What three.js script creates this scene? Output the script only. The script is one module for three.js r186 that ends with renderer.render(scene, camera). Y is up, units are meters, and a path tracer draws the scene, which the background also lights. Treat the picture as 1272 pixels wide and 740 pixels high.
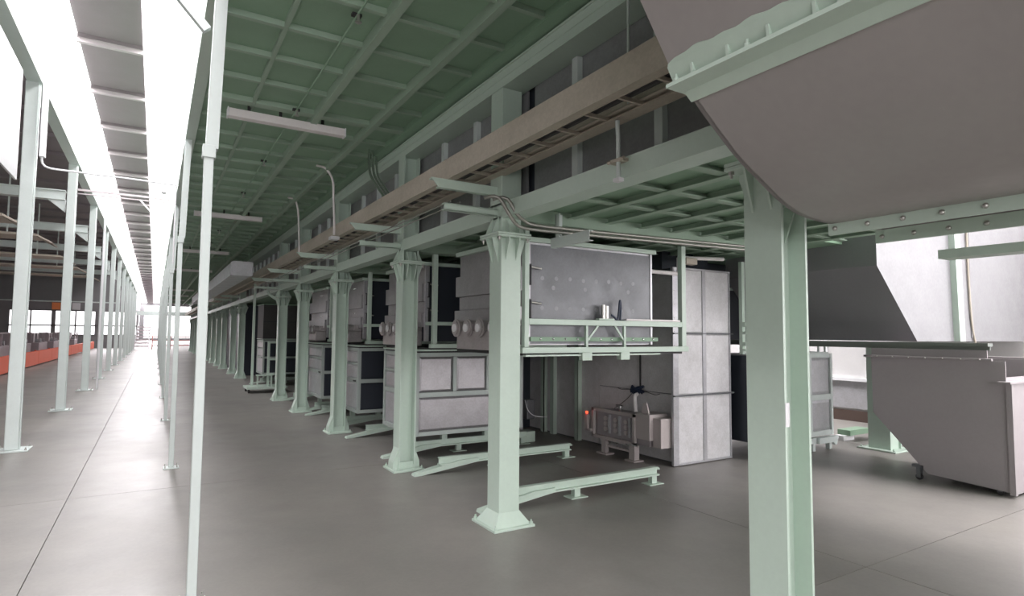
import * as THREE from 'three';
import { RoundedBoxGeometry } from 'three/addons/geometries/RoundedBoxGeometry.js';
import { mergeGeometries } from 'three/addons/utils/BufferGeometryUtils.js';
import { RectAreaLightUniformsLib } from 'three/addons/lights/RectAreaLightUniformsLib.js';

// ------------------------------------------------------------------ camera, sky, lights, exposure
const scene = new THREE.Scene();
const renderer = new THREE.WebGLRenderer({ antialias: true });
renderer.toneMapping = THREE.LinearToneMapping;
renderer.toneMappingExposure = 1.0;
renderer.shadowMap.enabled = true;
scene.background = new THREE.Color(0.85, 0.9, 1.0);
RectAreaLightUniformsLib.init();

const camera = new THREE.PerspectiveCamera(53.818, 1272 / 740, 0.05, 200);
camera.position.set(0, 1.6, 0);
{
  // pitch, yaw, roll measured from the vanishing points; x right, y down, depth forward
  const p = 0.0614088, y = 0.545478, r = -0.00810788;
  const m3 = (a, b) => a.map((row) => [0, 1, 2].map((j) => row[0] * b[0][j] + row[1] * b[1][j] + row[2] * b[2][j]));
  const Ry = [[Math.cos(y), 0, Math.sin(y)], [0, 1, 0], [-Math.sin(y), 0, Math.cos(y)]];
  const Rx = [[1, 0, 0], [0, Math.cos(p), -Math.sin(p)], [0, Math.sin(p), Math.cos(p)]];
  const Rz = [[Math.cos(r), -Math.sin(r), 0], [Math.sin(r), Math.cos(r), 0], [0, 0, 1]];
  const M = m3(m3(Ry, Rx), Rz), col = (k, s) => new THREE.Vector3(s * M[0][k], -s * M[1][k], -s * M[2][k]);
  camera.quaternion.setFromRotationMatrix(new THREE.Matrix4().makeBasis(col(0, 1), col(1, -1), col(2, -1)));
}
const SKY_L = 13.2, WIN_L = 7, SIDE_L = 3, REAR_L = 5, RIGHT_L = 19;           // brightness of roof lights, end windows, side and rear windows
function areaLight(name, w, h, c, target, L, color = 0xffffff) {
  const l = new THREE.RectAreaLight(color, L, w, h);
  l.name = name; l.position.set(c[0], c[1], -c[2]); l.lookAt(target[0], target[1], -target[2]); scene.add(l);
}
const SKY_COL = 0xfff9fe;
for (let k = 0; k < 26; k++) {                        // under each pair of roof light panes
  const zc = -5.0 + k * 4.8 + 2.4;
  areaLight('roof_light', 1.02, 4.7, [-1.79, 6.42, zc], [-1.79, 0, zc + 1e-3], SKY_L, SKY_COL);
  areaLight('roof_light', 0.98, 4.7, [0.13, 6.42, zc], [0.13, 0, zc + 1e-3], SKY_L, SKY_COL);
  if (k < 5) areaLight('roof_light', 2.0, 4.7, [8.8, 6.42, zc], [8.8, 0, zc + 1e-3], RIGHT_L, SKY_COL);
}
for (const x of [-9.4, -6.2, -3.0]) areaLight('end_window_light', 2.9, 2.1, [x, 2.3, 65.6], [x, 2.3, 0], WIN_L, SKY_COL);
areaLight('aisle_end_window_light', 8.4, 5.4, [2.55, 3.2, 119.2], [2.55, 3.2, 0], WIN_L, SKY_COL);
for (const z of [-5.4, -2.4, 0.6]) areaLight('side_window_light', 2.5, 3.0, [11.3, 2.6, z], [0, 2.6, z], SIDE_L, SKY_COL);
const REAR_X = [-8.5, -5.0, -1.5, 2.0, 5.5, 9.0];
for (const x of REAR_X) areaLight('rear_window_light', 2.6, 2.6, [x, 2.5, -7.4], [x, 2.5, 10], REAR_L, SKY_COL);

// ------------------------------------------------------------------ small tools
let seed = 20240611;
const rnd = () => { seed = (seed * 1664525 + 1013904223) >>> 0; return seed / 4294967296; };
const taken = {};
function numbered(name) { const n = taken[name] = (taken[name] ?? -1) + 1; return n ? `${name}_${String(n).padStart(3, '0')}` : name; }

function noiseGrid(n) { const g = new Float32Array(n * n); for (let i = 0; i < g.length; i++) g[i] = rnd(); return g; }
function sampleGrid(g, n, u, v) {
  u = (u % n + n) % n; v = (v % n + n) % n;
  const i = Math.floor(u), j = Math.floor(v); let a = u - i, b = v - j; a = a * a * (3 - 2 * a); b = b * b * (3 - 2 * b);
  const i1 = (i + 1) % n, j1 = (j + 1) % n;
  return (g[j * n + i] * (1 - a) + g[j * n + i1] * a) * (1 - b) + (g[j1 * n + i] * (1 - a) + g[j1 * n + i1] * a) * b;
}
// octaves: [[cells, weight, stretchU]] -> a tileable map of multipliers round 1
function texture(size, metres, octaves, amp, tint, srgb = true, base = 1, extra) {
  const grids = octaves.map(([c]) => noiseGrid(c)), data = new Uint8Array(size * size * 4);
  const total = octaves.reduce((s, o) => s + o[1], 0);
  for (let j = 0; j < size; j++) for (let i = 0; i < size; i++) {
    let s = 0;
    octaves.forEach(([c, w], k) => { s += w * (sampleGrid(grids[k], c, i / size * c, j / size * c) - 0.5); });
    s = s / total * 2;
    let m = base * (1 + amp * s);
    if (extra) m *= extra(i / size, j / size);
    for (let k = 0; k < 3; k++) {
      let v = Math.min(1, Math.max(0, m * (tint ? 1 + tint[k] * s : 1)));
      if (srgb) v = v <= 0.0031308 ? v * 12.92 : 1.055 * Math.pow(v, 1 / 2.4) - 0.055;
      data[(j * size + i) * 4 + k] = Math.round(v * 255);
    }
    data[(j * size + i) * 4 + 3] = 255;
  }
  const t = new THREE.DataTexture(data, size, size);
  t.wrapS = t.wrapT = THREE.RepeatWrapping; t.magFilter = THREE.LinearFilter; t.minFilter = THREE.LinearMipmapLinearFilter; t.generateMipmaps = true;
  t.repeat.set(1 / metres, 1 / metres); if (srgb) t.colorSpace = THREE.SRGBColorSpace; t.needsUpdate = true;
  return t;
}
const T = {
  paint: texture(256, 1.3, [[4, 1], [13, 0.7], [64, 0.5], [128, 0.4]], 0.07, null, true, 0.93),
  paintRough: texture(256, 0.9, [[6, 1], [40, 0.8]], 0.18, null, false, 0.8),
  galv: texture(512, 1.1, [[5, 1], [17, 0.9], [70, 1.0], [150, 0.6]], 0.2, [0, 0, 0.02], true, 0.83),
  galvRough: texture(256, 0.7, [[5, 1], [30, 1]], 0.3, null, false, 0.75),
  floor: texture(1024, 6.3, [[4, 0.8], [9, 1], [25, 0.7], [70, 0.35], [400, 0.5]], 0.26, [0.012, 0, -0.02], true, 0.84),  // concrete mottling, contrast raised to paint in blotchy reflections too
  floorRough: texture(512, 4.1, [[5, 1], [19, 0.7], [60, 0.4]], 0.14, null, false, 0.75),
  sheet: texture(256, 1.7, [[3, 1], [9, 0.7], [90, 0.5]], 0.08, null, true, 0.92),
};
function mat(r, g, b, o = {}) {
  const m = new THREE.MeshStandardMaterial({ roughness: 0.5, metalness: 0, ...o });
  m.color.setRGB(r, g, b);
  return m;
}
const MT = {
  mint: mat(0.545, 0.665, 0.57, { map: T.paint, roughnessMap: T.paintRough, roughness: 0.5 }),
  mintDeckShaded: mat(0.268, 0.41, 0.285, { map: T.paint, roughness: 0.6 }),  // same mint paint as the columns, ceiling shade put into the colour
  joistShaded: mat(0.345, 0.46, 0.355, { map: T.paint, roughness: 0.6 }),  // same mint again, darkened less so joists look lit against the plate
  post: mat(0.56, 0.62, 0.59, { map: T.paint, roughness: 0.5 }),
  frameGrey: mat(0.43, 0.485, 0.455, { map: T.paint, roughness: 0.5, metalness: 0.1 }),
  burnerGrey: mat(0.52, 0.47, 0.455, { map: T.paint, roughness: 0.5, metalness: 0.2 }),
  pale: mat(0.66, 0.73, 0.70, { map: T.paint, roughnessMap: T.paintRough, roughness: 0.5 }),
  white: mat(0.78, 0.78, 0.79, { map: T.paint, roughness: 0.5 }),
  lightCase: mat(0.86, 0.82, 0.81, { map: T.paint, roughness: 0.45 }),
  galv: mat(0.58, 0.58, 0.60, { map: T.galv, roughnessMap: T.galvRough, roughness: 0.5, metalness: 0.45 }),
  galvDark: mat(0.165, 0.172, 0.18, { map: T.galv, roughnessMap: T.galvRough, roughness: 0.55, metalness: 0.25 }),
  sideSheet: mat(0.70, 0.69, 0.685, { map: T.galv, roughnessMap: T.galvRough, roughness: 0.6, metalness: 0.1 }),
  sideWall: mat(0.33, 0.342, 0.342, { map: T.galv, roughnessMap: T.galvRough, roughness: 0.55, metalness: 0.2 }),
  spot: mat(0.31, 0.32, 0.33, { map: T.galv, roughness: 0.5, metalness: 0.2 }),
  chuteSheet: mat(0.26, 0.26, 0.268, { map: T.sheet, roughnessMap: T.galvRough, roughness: 0.6, metalness: 0.1 }),
  palePanel: mat(0.76, 0.755, 0.76, { map: T.galv, roughnessMap: T.galvRough, roughness: 0.55, metalness: 0.15 }),
  steel: mat(0.46, 0.445, 0.452, { map: T.galv, roughness: 0.38, metalness: 0.6 }),
  cabPanel: mat(0.37, 0.36, 0.368, { map: T.galv, roughness: 0.36, metalness: 0.6 }),
  port: mat(0.50, 0.465, 0.46, { map: T.galv, roughness: 0.45, metalness: 0.35 }),
  beamShaded: mat(0.16, 0.185, 0.16, { map: T.paint, roughness: 0.6 }),  // mint chute beam with its shade put into the colour
  galvBlack: mat(0.075, 0.072, 0.07, { map: T.galv, roughness: 0.6, metalness: 0.1 }),
  navy: mat(0.035, 0.042, 0.055, { map: T.paint, roughness: 0.45, metalness: 0.2 }),  // stands in for shade on fronts, in gaps and on added sheets
  hopper: mat(0.385, 0.362, 0.348, { map: T.sheet, roughnessMap: T.paintRough, roughness: 0.55, metalness: 0.15 }),
  binGrey: mat(0.36, 0.33, 0.335, { map: T.sheet, roughness: 0.55, metalness: 0.1 }),
  tray: mat(0.60, 0.535, 0.445, { map: T.galv, roughness: 0.5, metalness: 0.3 }),
  conduit: mat(0.32, 0.32, 0.285, { roughness: 0.35, metalness: 0.6 }),
  cable: mat(0.03, 0.028, 0.027, { roughness: 0.6 }),
  cableGrey: mat(0.42, 0.375, 0.31, { roughness: 0.5 }),
  bluecable: mat(0.018, 0.03, 0.06, { roughness: 0.45 }),
  roof: mat(0.25, 0.215, 0.226, { map: T.sheet, roughness: 0.7 }),
  roofRib: mat(0.5, 0.45, 0.46, { map: T.sheet, roughness: 0.6 }),
  floorA: mat(0.255, 0.242, 0.221, { map: T.floor, roughnessMap: T.floorRough, roughness: 0.58 }),
  floorB: mat(0.246, 0.234, 0.213, { map: T.floor, roughnessMap: T.floorRough, roughness: 0.58 }),
  floorC: mat(0.262, 0.249, 0.227, { map: T.floor, roughnessMap: T.floorRough, roughness: 0.58 }),
  joint: mat(0.13, 0.12, 0.115, { roughness: 0.9 }),
  wall: mat(0.62, 0.61, 0.60, { map: T.sheet, roughness: 0.7 }),
  wallDark: mat(0.24, 0.235, 0.24, { map: T.sheet, roughness: 0.7 }),
  brown: mat(0.07, 0.045, 0.035, { roughness: 0.7 }),
  red: mat(0.78, 0.13, 0.06, { map: T.paint, roughness: 0.5 }),
  pinkRed: mat(0.55, 0.2, 0.18, { roughness: 0.5 }),
  orange: mat(0.85, 0.28, 0.10, { roughness: 0.5 }),
  mauve: mat(0.52, 0.44, 0.46, { map: T.sheet, roughness: 0.5, metalness: 0.1 }),
  bolt: mat(0.5, 0.49, 0.46, { roughness: 0.3, metalness: 0.85 }),
  rubber: mat(0.03, 0.03, 0.03, { roughness: 0.6 }),
  chrome: mat(0.8, 0.8, 0.8, { roughness: 0.18, metalness: 0.95 }),
  redlamp: mat(0.8, 0.1, 0.05, { roughness: 0.3, emissive: new THREE.Color(1.0, 0.12, 0.05), emissiveIntensity: 1.6 }),
  glow: mat(0.9, 0.9, 0.9, { roughness: 0.6, emissive: new THREE.Color(1, 0.99, 1), emissiveIntensity: 2.0 }),
};

// geometry helpers; z is depth away from the camera, turned into three.js -z here
const flat = (g) => { const n = g.index ? g.toNonIndexed() : g; for (const k of Object.keys(n.attributes)) if (!['position', 'normal', 'uv'].includes(k)) n.deleteAttribute(k); return n; };
const B = (x0, x1, y0, y1, z0, z1) => { const g = new THREE.BoxGeometry(x1 - x0, y1 - y0, z1 - z0); g.translate((x0 + x1) / 2, (y0 + y1) / 2, -(z0 + z1) / 2); return g; };
const RB = (x0, x1, y0, y1, z0, z1, r = 0.006) => { const g = new RoundedBoxGeometry(x1 - x0, y1 - y0, z1 - z0, 1, r); g.translate((x0 + x1) / 2, (y0 + y1) / 2, -(z0 + z1) / 2); return g; };
function prism(axis, pts, from, to) {                 // z: pts are (x, y); x: pts are (depth, y); y: pts are (x, depth)
  const s = new THREE.Shape(pts.map(([a, b]) => new THREE.Vector2(a, b)));
  const g = new THREE.ExtrudeGeometry(s, { depth: to - from, bevelEnabled: false });
  if (axis === 'z') g.translate(0, 0, -to);
  if (axis === 'x') { g.rotateY(Math.PI / 2); g.translate(from, 0, 0); }
  if (axis === 'y') { g.rotateX(-Math.PI / 2); g.translate(0, from, 0); }
  return g;
}
const tube = (pts, r, seg = 24, rad = 7, tension = 0.5) => new THREE.TubeGeometry(new THREE.CatmullRomCurve3(pts.map(([x, y, z]) => new THREE.Vector3(x, y, -z)), false, 'catmullrom', tension), seg, r, rad, false);
const rod = (a, b, r, rad = 10) => {
  const A = new THREE.Vector3(a[0], a[1], -a[2]), C = new THREE.Vector3(b[0], b[1], -b[2]), d = C.clone().sub(A);
  const g = new THREE.CylinderGeometry(r, r, d.length(), rad);
  g.applyQuaternion(new THREE.Quaternion().setFromUnitVectors(new THREE.Vector3(0, 1, 0), d.normalize()));
  g.translate((A.x + C.x) / 2, (A.y + C.y) / 2, (A.z + C.z) / 2); return g;
};
const bar = (a, b, w, h) => {                          // square bar between two points
  const A = new THREE.Vector3(a[0], a[1], -a[2]), C = new THREE.Vector3(b[0], b[1], -b[2]);
  const g = new THREE.BoxGeometry(w, h, A.distanceTo(C)), o = new THREE.Object3D(); o.position.copy(A).add(C).multiplyScalar(0.5); o.lookAt(C); o.updateMatrix(); g.applyMatrix4(o.matrix); return g;
};
const boltUp = (x, y, z, r = 0.016, h = 0.035) => [rod([x, y, z], [x, y + h * 0.5, z], r, 6), rod([x, y, z], [x, y + h, z], r * 0.5, 6)];
const boltDown = (x, y, z, r = 0.016, h = 0.035) => [rod([x, y, z], [x, y - h * 0.5, z], r, 6), rod([x, y, z], [x, y - h, z], r * 0.5, 6)];
const boltX = (x, y, z, r = 0.016, h = 0.02) => { const g = new THREE.SphereGeometry(r, 8, 5, 0, Math.PI * 2, 0, Math.PI / 2); g.scale(1, h / r, 1); g.rotateZ(Math.PI / 2); g.translate(x, y, -z); return g; };
const boltZ = (x, y, z, r = 0.016, h = 0.02) => { const g = new THREE.SphereGeometry(r, 8, 5, 0, Math.PI * 2, 0, Math.PI / 2); g.scale(1, h / r, 1); g.rotateX(Math.PI / 2); g.translate(x, y, -z); return g; };
// a dished sheet facing the camera (-z) or the aisle (-x)
function dishZ(x0, x1, y0, y1, z, d = 0.012, e = 0.03) { return dish((a, b, c) => [a, b, -(z - c)], x0, x1, y0, y1, d, e, false); }
function dishX(z0, z1, y0, y1, x, d = 0.012, e = 0.03) { return dish((a, b, c) => [x - c, b, -a], z0, z1, y0, y1, d, e, true); }
function dish(f, a0, a1, b0, b1, d, e, flip) {
  const o = [[a0, b0], [a1, b0], [a1, b1], [a0, b1]], i = [[a0 + e, b0 + e], [a1 - e, b0 + e], [a1 - e, b1 - e], [a0 + e, b1 - e]], v = [];
  const quad = (p, q, r, s) => { const L = flip ? [p, r, q, p, s, r] : [p, q, r, p, r, s]; for (const t of L) v.push(...t); };
  const O = o.map(([a, b]) => f(a, b, 0)), I = i.map(([a, b]) => f(a, b, d)), K = o.map(([a, b]) => f(a, b, -0.02));
  for (let k = 0; k < 4; k++) { const n = (k + 1) % 4; quad(O[k], O[n], I[n], I[k]); quad(K[k], K[n], O[n], O[k]); }
  quad(I[0], I[1], I[2], I[3]); quad(K[3], K[2], K[1], K[0]);
  const g = new THREE.BufferGeometry(); g.setAttribute('position', new THREE.Float32BufferAttribute(v, 3)); g.setAttribute('uv', new THREE.Float32BufferAttribute(new Float32Array(v.length / 3 * 2), 2)); g.computeVertexNormals(); return g;
}
function metricUV(g) {
  const p = g.attributes.position, n = g.attributes.normal, uv = g.attributes.uv;
  for (let i = 0; i < p.count; i++) {
    const x = Math.abs(n.getX(i)), y = Math.abs(n.getY(i)), z = Math.abs(n.getZ(i));
    if (y >= x && y >= z) uv.setXY(i, p.getX(i), p.getZ(i)); else if (x >= z) uv.setXY(i, p.getZ(i), p.getY(i)); else uv.setXY(i, p.getX(i), p.getY(i));
  }
}
function mesh(name, geos, material, origin = new THREE.Vector3()) {
  const list = (Array.isArray(geos) ? geos.flat(3) : [geos]).map(flat);
  const g = list.length > 1 ? mergeGeometries(list) : list[0];
  metricUV(g); g.translate(-origin.x, -origin.y, -origin.z);
  const m = new THREE.Mesh(g, material); m.name = name; m.castShadow = m.receiveShadow = true; return m;
}
function rootOf(o) { while (o.parent && o.parent !== scene) o = o.parent; return o; }
function part(name, geos, material, parent) {
  const m = mesh(name, geos, material, rootOf(parent).position); m.name = name;
  const same = parent.children.filter((c) => c.name.replace(/_\d{3}$/, '') === name).length;
  if (same) m.name = `${name}_${String(same).padStart(3, '0')}`;
  parent.add(m); return m;
}
function thing(name, label, category, [x, y, z], group) {
  const o = new THREE.Group(); o.name = numbered(name); o.position.set(x, y, -z); scene.add(o);
  o.userData = { label, category }; if (group) o.userData.group = group; return o;
}
function single(name, label, category, geos, material, base, group) {
  const m = mesh(numbered(name), geos, material, new THREE.Vector3(base[0], base[1], -base[2])); m.position.set(base[0], base[1], -base[2]); scene.add(m);
  m.userData = { label, category }; if (group) m.userData.group = group; return m;
}
function dup(root, [dx, dy, dz], label, group) {
  const r = root.clone(); r.name = numbered(root.name.replace(/_\d{3}$/, '')); r.position.set(root.position.x + dx, root.position.y + dy, root.position.z - dz); scene.add(r);
  r.userData = { ...root.userData, label }; if (group) r.userData.group = group; return r;
}
function structure(name, label) { const o = new THREE.Group(); o.name = name; o.userData = { kind: 'structure', label }; scene.add(o); return o; }

// ------------------------------------------------------------------ the hall
{
  const f = structure('floor', 'polished grey concrete floor cut into large square slabs');
  part('floor_bed', B(-14.4, 11.6, -0.3, -0.014, -7.7, 120), MT.joint, f);
  const xs = [-14.4, -10.15, -5.4, -0.65, 4.3, 9.05, 11.6], zs = [-7.7]; for (let z = -2.45; z < 66; z += 4.75) zs.push(z); zs.push(66.2); zs.push(93); zs.push(120);
  for (let j = 0; j + 1 < zs.length; j++) for (let i = 0; i + 1 < xs.length; i++)
    part('floor_slab', B(xs[i] + 0.003, xs[i + 1] - 0.003, -0.02, 0, zs[j] + 0.003, zs[j + 1] - 0.003), [MT.floorA, MT.floorB, MT.floorC][(i * 2 + j * 5) % 3], f);

  const r = structure('roof', 'flat hall roof of grey sheets with two long strips of roof lights');
  for (let k = 0; k < 52; k++) {
    const z = -5 + k * 2.4;
    part('roof_sheet', [B(-1.28, -0.36, 6.5, 6.56, z - 0.06, z + 2.4), B(-1.28, -0.36, 6.44, 6.5, z - 0.06, z + 0.02)], MT.roof, r);
    part('roof_purlin', B(-1.29, -0.35, 6.36, 6.44, z - 0.05, z + 0.03), MT.roofRib, r);
  }
  part('roof_sheet', [B(-14.4, -2.3, 6.5, 6.62, -7.7, 66.2), B(0.62, 7.8, 6.5, 6.62, -7.7, 120), B(9.8, 11.6, 6.5, 6.62, -7.7, 120), B(7.8, 9.8, 6.5, 6.62, 19, 120), B(-2.5, -2.3, 6.5, 6.62, 66.2, 120), B(-1.28, -0.36, 6.5, 6.56, 119.6, 120), B(7.8, 9.8, 6.5, 6.62, -7.7, -5), B(-2.3, 0.62, 6.5, 6.62, -7.7, -5)], MT.roof, r);
  for (let k = 0; k < 26; k++) {
    const z = -5 + k * 4.8, z1 = Math.min(z + 4.8, 119.8);
    part('roof_light_pane', B(-2.3, -1.28, 6.47, 6.5, z, z1 - 0.01), MT.glow, r);
    part('roof_light_pane', B(-0.36, 0.62, 6.47, 6.5, z, z1 - 0.01), MT.glow, r);
    if (k < 5) part('roof_light_pane', B(7.8, 9.8, 6.47, 6.5, z, z1 - 0.01), MT.glow, r);
  }
  // walls; windows are openings filled by lit panes
  const wl = structure('wall_left', 'far left hall wall'); part('wall_sheet', B(-14.7, -14.4, 0, 6.6, -7.7, 66.2), MT.wall, wl);
  const wr = structure('wall_right', 'white sheet wall of the right aisle with a ledge and a grey lower band');
  part('wall_sheet', [B(11.46, 11.75, 0.2, 1.1, -7.7, 120), B(11.46, 11.75, 4.1, 6.6, -7.7, 120), B(11.46, 11.75, 1.1, 4.1, 1.85, 120), B(11.46, 11.75, 1.1, 4.1, -7.7, -6.65), B(11.46, 11.75, 1.1, 4.1, -4.15, -3.65), B(11.46, 11.75, 1.1, 4.1, -1.15, -0.65)], MT.wall, wr);
  part('lower_band', B(11.43, 11.46, 0.24, 0.76, 3.5, 14), MT.galv, wr);
  part('ledge', B(11.36, 11.46, 0.76, 0.82, 3.5, 14), MT.white, wr);
  part('wall_seam', [B(11.43, 11.46, 0.82, 3.9, 6.75, 6.8), B(11.43, 11.46, 0.82, 3.9, 4.3, 4.35)], MT.white, wr);
  const bb = structure('baseboard_right', 'dark brown strip at the foot of the right wall'); part('strip', B(11.42, 11.74, 0, 0.2, 3.5, 120), MT.brown, bb); part('strip', B(11.42, 11.75, 0, 0.2, -7.7, 3.5), MT.wallDark, bb);
  const wb = structure('wall_rear', 'rear hall wall behind the camera with a row of windows');
  part('wall_sheet', [B(-14.7, 11.75, 0, 1.2, -7.95, -7.7), B(-14.7, 11.75, 3.8, 6.6, -7.95, -7.7), ...[[-14.7, -9.8], [-7.2, -6.3], [-3.7, -2.8], [-0.2, 0.7], [3.3, 4.2], [6.8, 7.7], [10.3, 11.75]].map(([a, b]) => B(a, b, 1.2, 3.8, -7.95, -7.7))], MT.wall, wb);
  const we = structure('wall_end', 'distant dark end wall above a row of bright windows');
  part('wall_sheet', [B(-14.7, -1.7, 3.4, 6.6, 66.2, 66.5), B(-14.7, -1.7, 0, 1.2, 66.2, 66.5), B(-14.7, -10.9, 1.2, 3.4, 66.2, 66.5), B(-2.5, -2.3, 0, 6.6, 66.5, 120), B(-2.5, 11.75, 6.0, 6.6, 120, 120.3), B(-2.5, 11.75, 0, 0.4, 120, 120.3), B(-2.5, -1.7, 0.4, 6, 120, 120.3), B(6.95, 11.75, 0.4, 6, 120, 120.3)], MT.wallDark, we);
  let w = 0;
  const win = (lab) => structure(`window_${++w}`, lab);
  for (const x of [-9.4, -6.2, -3.0]) {
    const o = win('bright window in the distant end wall'); part('window_pane', B(x - 1.45, x + 1.45, 1.25, 3.35, 66.3, 66.34), MT.glow, o);
    part('window_frame', [B(x - 1.6, x - 1.45, 1.2, 3.4, 66.15, 66.4), B(x + 1.45, x + 1.6, 1.2, 3.4, 66.15, 66.4), B(x - 1.6, x + 1.6, 1.2, 1.25, 66.15, 66.4), B(x - 1.6, x + 1.6, 2.0, 2.12, 66.15, 66.4), B(x - 0.05, x + 0.05, 1.2, 3.4, 66.15, 66.4), B(x - 1.6, x + 1.6, 3.35, 3.4, 66.15, 66.4)], MT.wallDark, o);
  }
  { const o = win('tall bright window closing the far end of the aisle'); for (let i = 0; i < 4; i++) part('window_pane', B(-1.65 + i * 2.15, 0.4 + i * 2.15, 0.4, 6, 120.1, 120.14), MT.glow, o); part('window_frame', [B(0.4, 0.5, 0.4, 6, 120, 120.2), B(2.55, 2.65, 0.4, 6, 120, 120.2), B(4.7, 4.8, 0.4, 6, 120, 120.2), B(6.85, 6.95, 0.4, 6, 120, 120.2)], MT.white, o); }
  for (const z of [-5.4, -2.4, 0.6]) {
    const o = win('window of the right aisle wall'); part('window_pane', B(11.6, 11.63, 1.1, 4.1, z - 1.25, z + 1.25), MT.glow, o);
    part('window_frame', [B(11.5, 11.68, 1.1, 4.1, z - 0.04, z + 0.04), B(11.5, 11.68, 2.55, 2.63, z - 1.25, z + 1.25)], MT.white, o);
  }
  for (const x of REAR_X) {
    const o = win('window of the rear wall'); part('window_pane', B(x - 1.3, x + 1.3, 1.2, 3.8, -7.85, -7.82), MT.glow, o);
    part('window_frame', [B(x - 0.04, x + 0.04, 1.2, 3.8, -7.88, -7.74), B(x - 1.3, x + 1.3, 2.5, 2.58, -7.88, -7.74)], MT.white, o);
  }
}

// ------------------------------------------------------------------ mezzanine on the right: upper ceiling, side wall, lower deck
const CX0 = 2.48, CX1 = 2.68;                                   // the near column row
const COLZ = [1.67, 4.27, 6.59, 9.55, 12.38, 14.69, 22.26, 24.8, 28.3, 30.8, 33.6, 36.5, 39.3, 42.2, 45.2, 48.9, 52, 55];
{
  const c = structure('ceiling', 'green steel ceiling of the mezzanine, shade put into its colour, with a grid of joists');
  part('ceiling_plate', B(0.24, 6.9, 3.97, 4.03, -7.6, 58), MT.mintDeckShaded, c);
  for (const [x, w] of [[1.36, 0.065], [1.96, 0.06]]) part('long_joist', B(x, x + w, 3.87, 3.97, -2, 58), MT.joistShaded, c);
  part('long_joist', B(0.755, 0.79, 3.935, 3.97, -2, 58), MT.joistShaded, c);
  part('edge_angle', [B(2.36, 2.48, 3.90, 3.97, -2, 58)], MT.mintDeckShaded, c);
  for (let k = -4; k < 45; k++) {
    const z = 4.06 + k * 0.584; let big = Math.abs(k % 10 - 4) < 0.1;
    for (const [a, b] of [[0.34, 0.755], [0.79, 1.36], [1.425, 1.96], [2.02, 2.36]]) part('cross_joist', big ? B(a, b, 3.918, 3.97, z - 0.06, z + 0.06) : B(a, b, 3.925, 3.97, z - 0.022, z + 0.022), MT.joistShaded, c);
  }
  const far = []; for (let k = 45; k < 92; k++) far.push(B(0.34, 2.36, 3.925, 3.97, 4.06 + k * 0.584 - 0.022, 4.06 + k * 0.584 + 0.022));
  part('far_joists', far, MT.joistShaded, c).userData.kind = 'stuff';
  single('edge_beam', 'pale mint edge beam along the aisle side of the green mezzanine ceiling', 'beam', [B(0.225, 0.24, 3.94, 4.06, -2, 58), B(0.225, 0.33, 3.925, 3.94, -2, 58)], MT.mint, [0.2, 3.93, 28]);
  single('upper_beam', 'long mint channel beam under the green ceiling, above the row of studs and grey panels', 'beam',
    [B(2.48, 2.715, 3.725, 3.745, -1.0, 58), B(2.482, 2.497, 3.745, 3.87, -1.0, 58), B(2.468, 2.60, 3.87, 3.885, -1.0, 58), B(2.476, 2.482, 3.80, 3.806, -1.0, 58)], MT.mint, [2.5, 3.725, 28]);
  single('lower_beam', 'mint I beam carrying the deck just above the column heads, below the cable ladder', 'beam',
    [B(2.48, 2.66, 2.585, 2.60, 1.62, 58), B(2.481, 2.495, 2.60, 2.70, 1.62, 58), B(2.48, 2.66, 2.70, 2.715, 1.62, 58)], MT.mint, [2.55, 2.585, 28]);
  // side wall over the lower beam
  const w = structure('wall_mezzanine', 'upper side wall of grey panels between mint studs');
  const S = [];
  for (let k = 0; k + 1 < 12; k++) { const a = COLZ[k] + 0.1, b = COLZ[k + 1] + 0.1, n = Math.max(2, Math.round((b - a) / 0.78)); for (let i = 1; i < n; i++) S.push(a + (b - a) * i / n); }
  const edges = [-0.9, 0.3, ...S, 36.5].sort((p, q) => p - q), gap = edges.findIndex((e) => e > COLZ[1]); edges.splice(gap, 0, 4.13, 4.24);
  for (let i = 0; i + 1 < edges.length; i++) if (i !== gap) part('wall_panel', B(2.72, 2.74, 2.72, 3.97, edges[i] + 0.004, edges[i + 1] - 0.004), MT.sideWall, w);
  part('wall_panel', B(2.72, 2.74, 2.72, 3.97, 36.5, 58), MT.galvDark, w);
  part('gap_shade', B(2.76, 2.78, 2.74, 3.9, 3.9, 4.6), MT.navy, w);  // dark sheet stands in for the shade inside the panel gap
  for (const z of S) part('stud', [B(2.672, 2.678, 2.716, 3.722, z - 0.035, z + 0.035), B(2.678, 2.72, 2.716, 3.722, z - 0.035, z - 0.029)], MT.pale, w);
  // lower deck over the machines
  const d = structure('ceiling_lower', 'underside of the lower steel deck over the machine bays, a grid of green bars');
  part('deck_plate', B(2.70, 6.6, 2.70, 2.73, 0.8, 58), MT.mintDeckShaded, d); part('deck_plate', B(6.6, 8.6, 2.70, 2.73, 5.65, 20), MT.mintDeckShaded, d); part('deck_plate', B(6.6, 6.97, 2.70, 2.73, 3.9, 5.65), MT.mintDeckShaded, d);  // second and third plates are added to block light above the oven
  for (let i = 0; i < 9; i++) for (let k = 0; k < 4; k++) part('long_bar', [B(2.735 + i * 0.43, 2.81 + i * 0.43, 2.648, 2.656, [1.0, 4.5, 6.85, 9.8][k], [4.24, 6.55, 9.5, 12.3][k]), B(2.768 + i * 0.43, 2.777 + i * 0.43, 2.656, 2.70, [1.0, 4.5, 6.85, 9.8][k], [4.24, 6.55, 9.5, 12.3][k])], MT.joistShaded, d);
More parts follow.
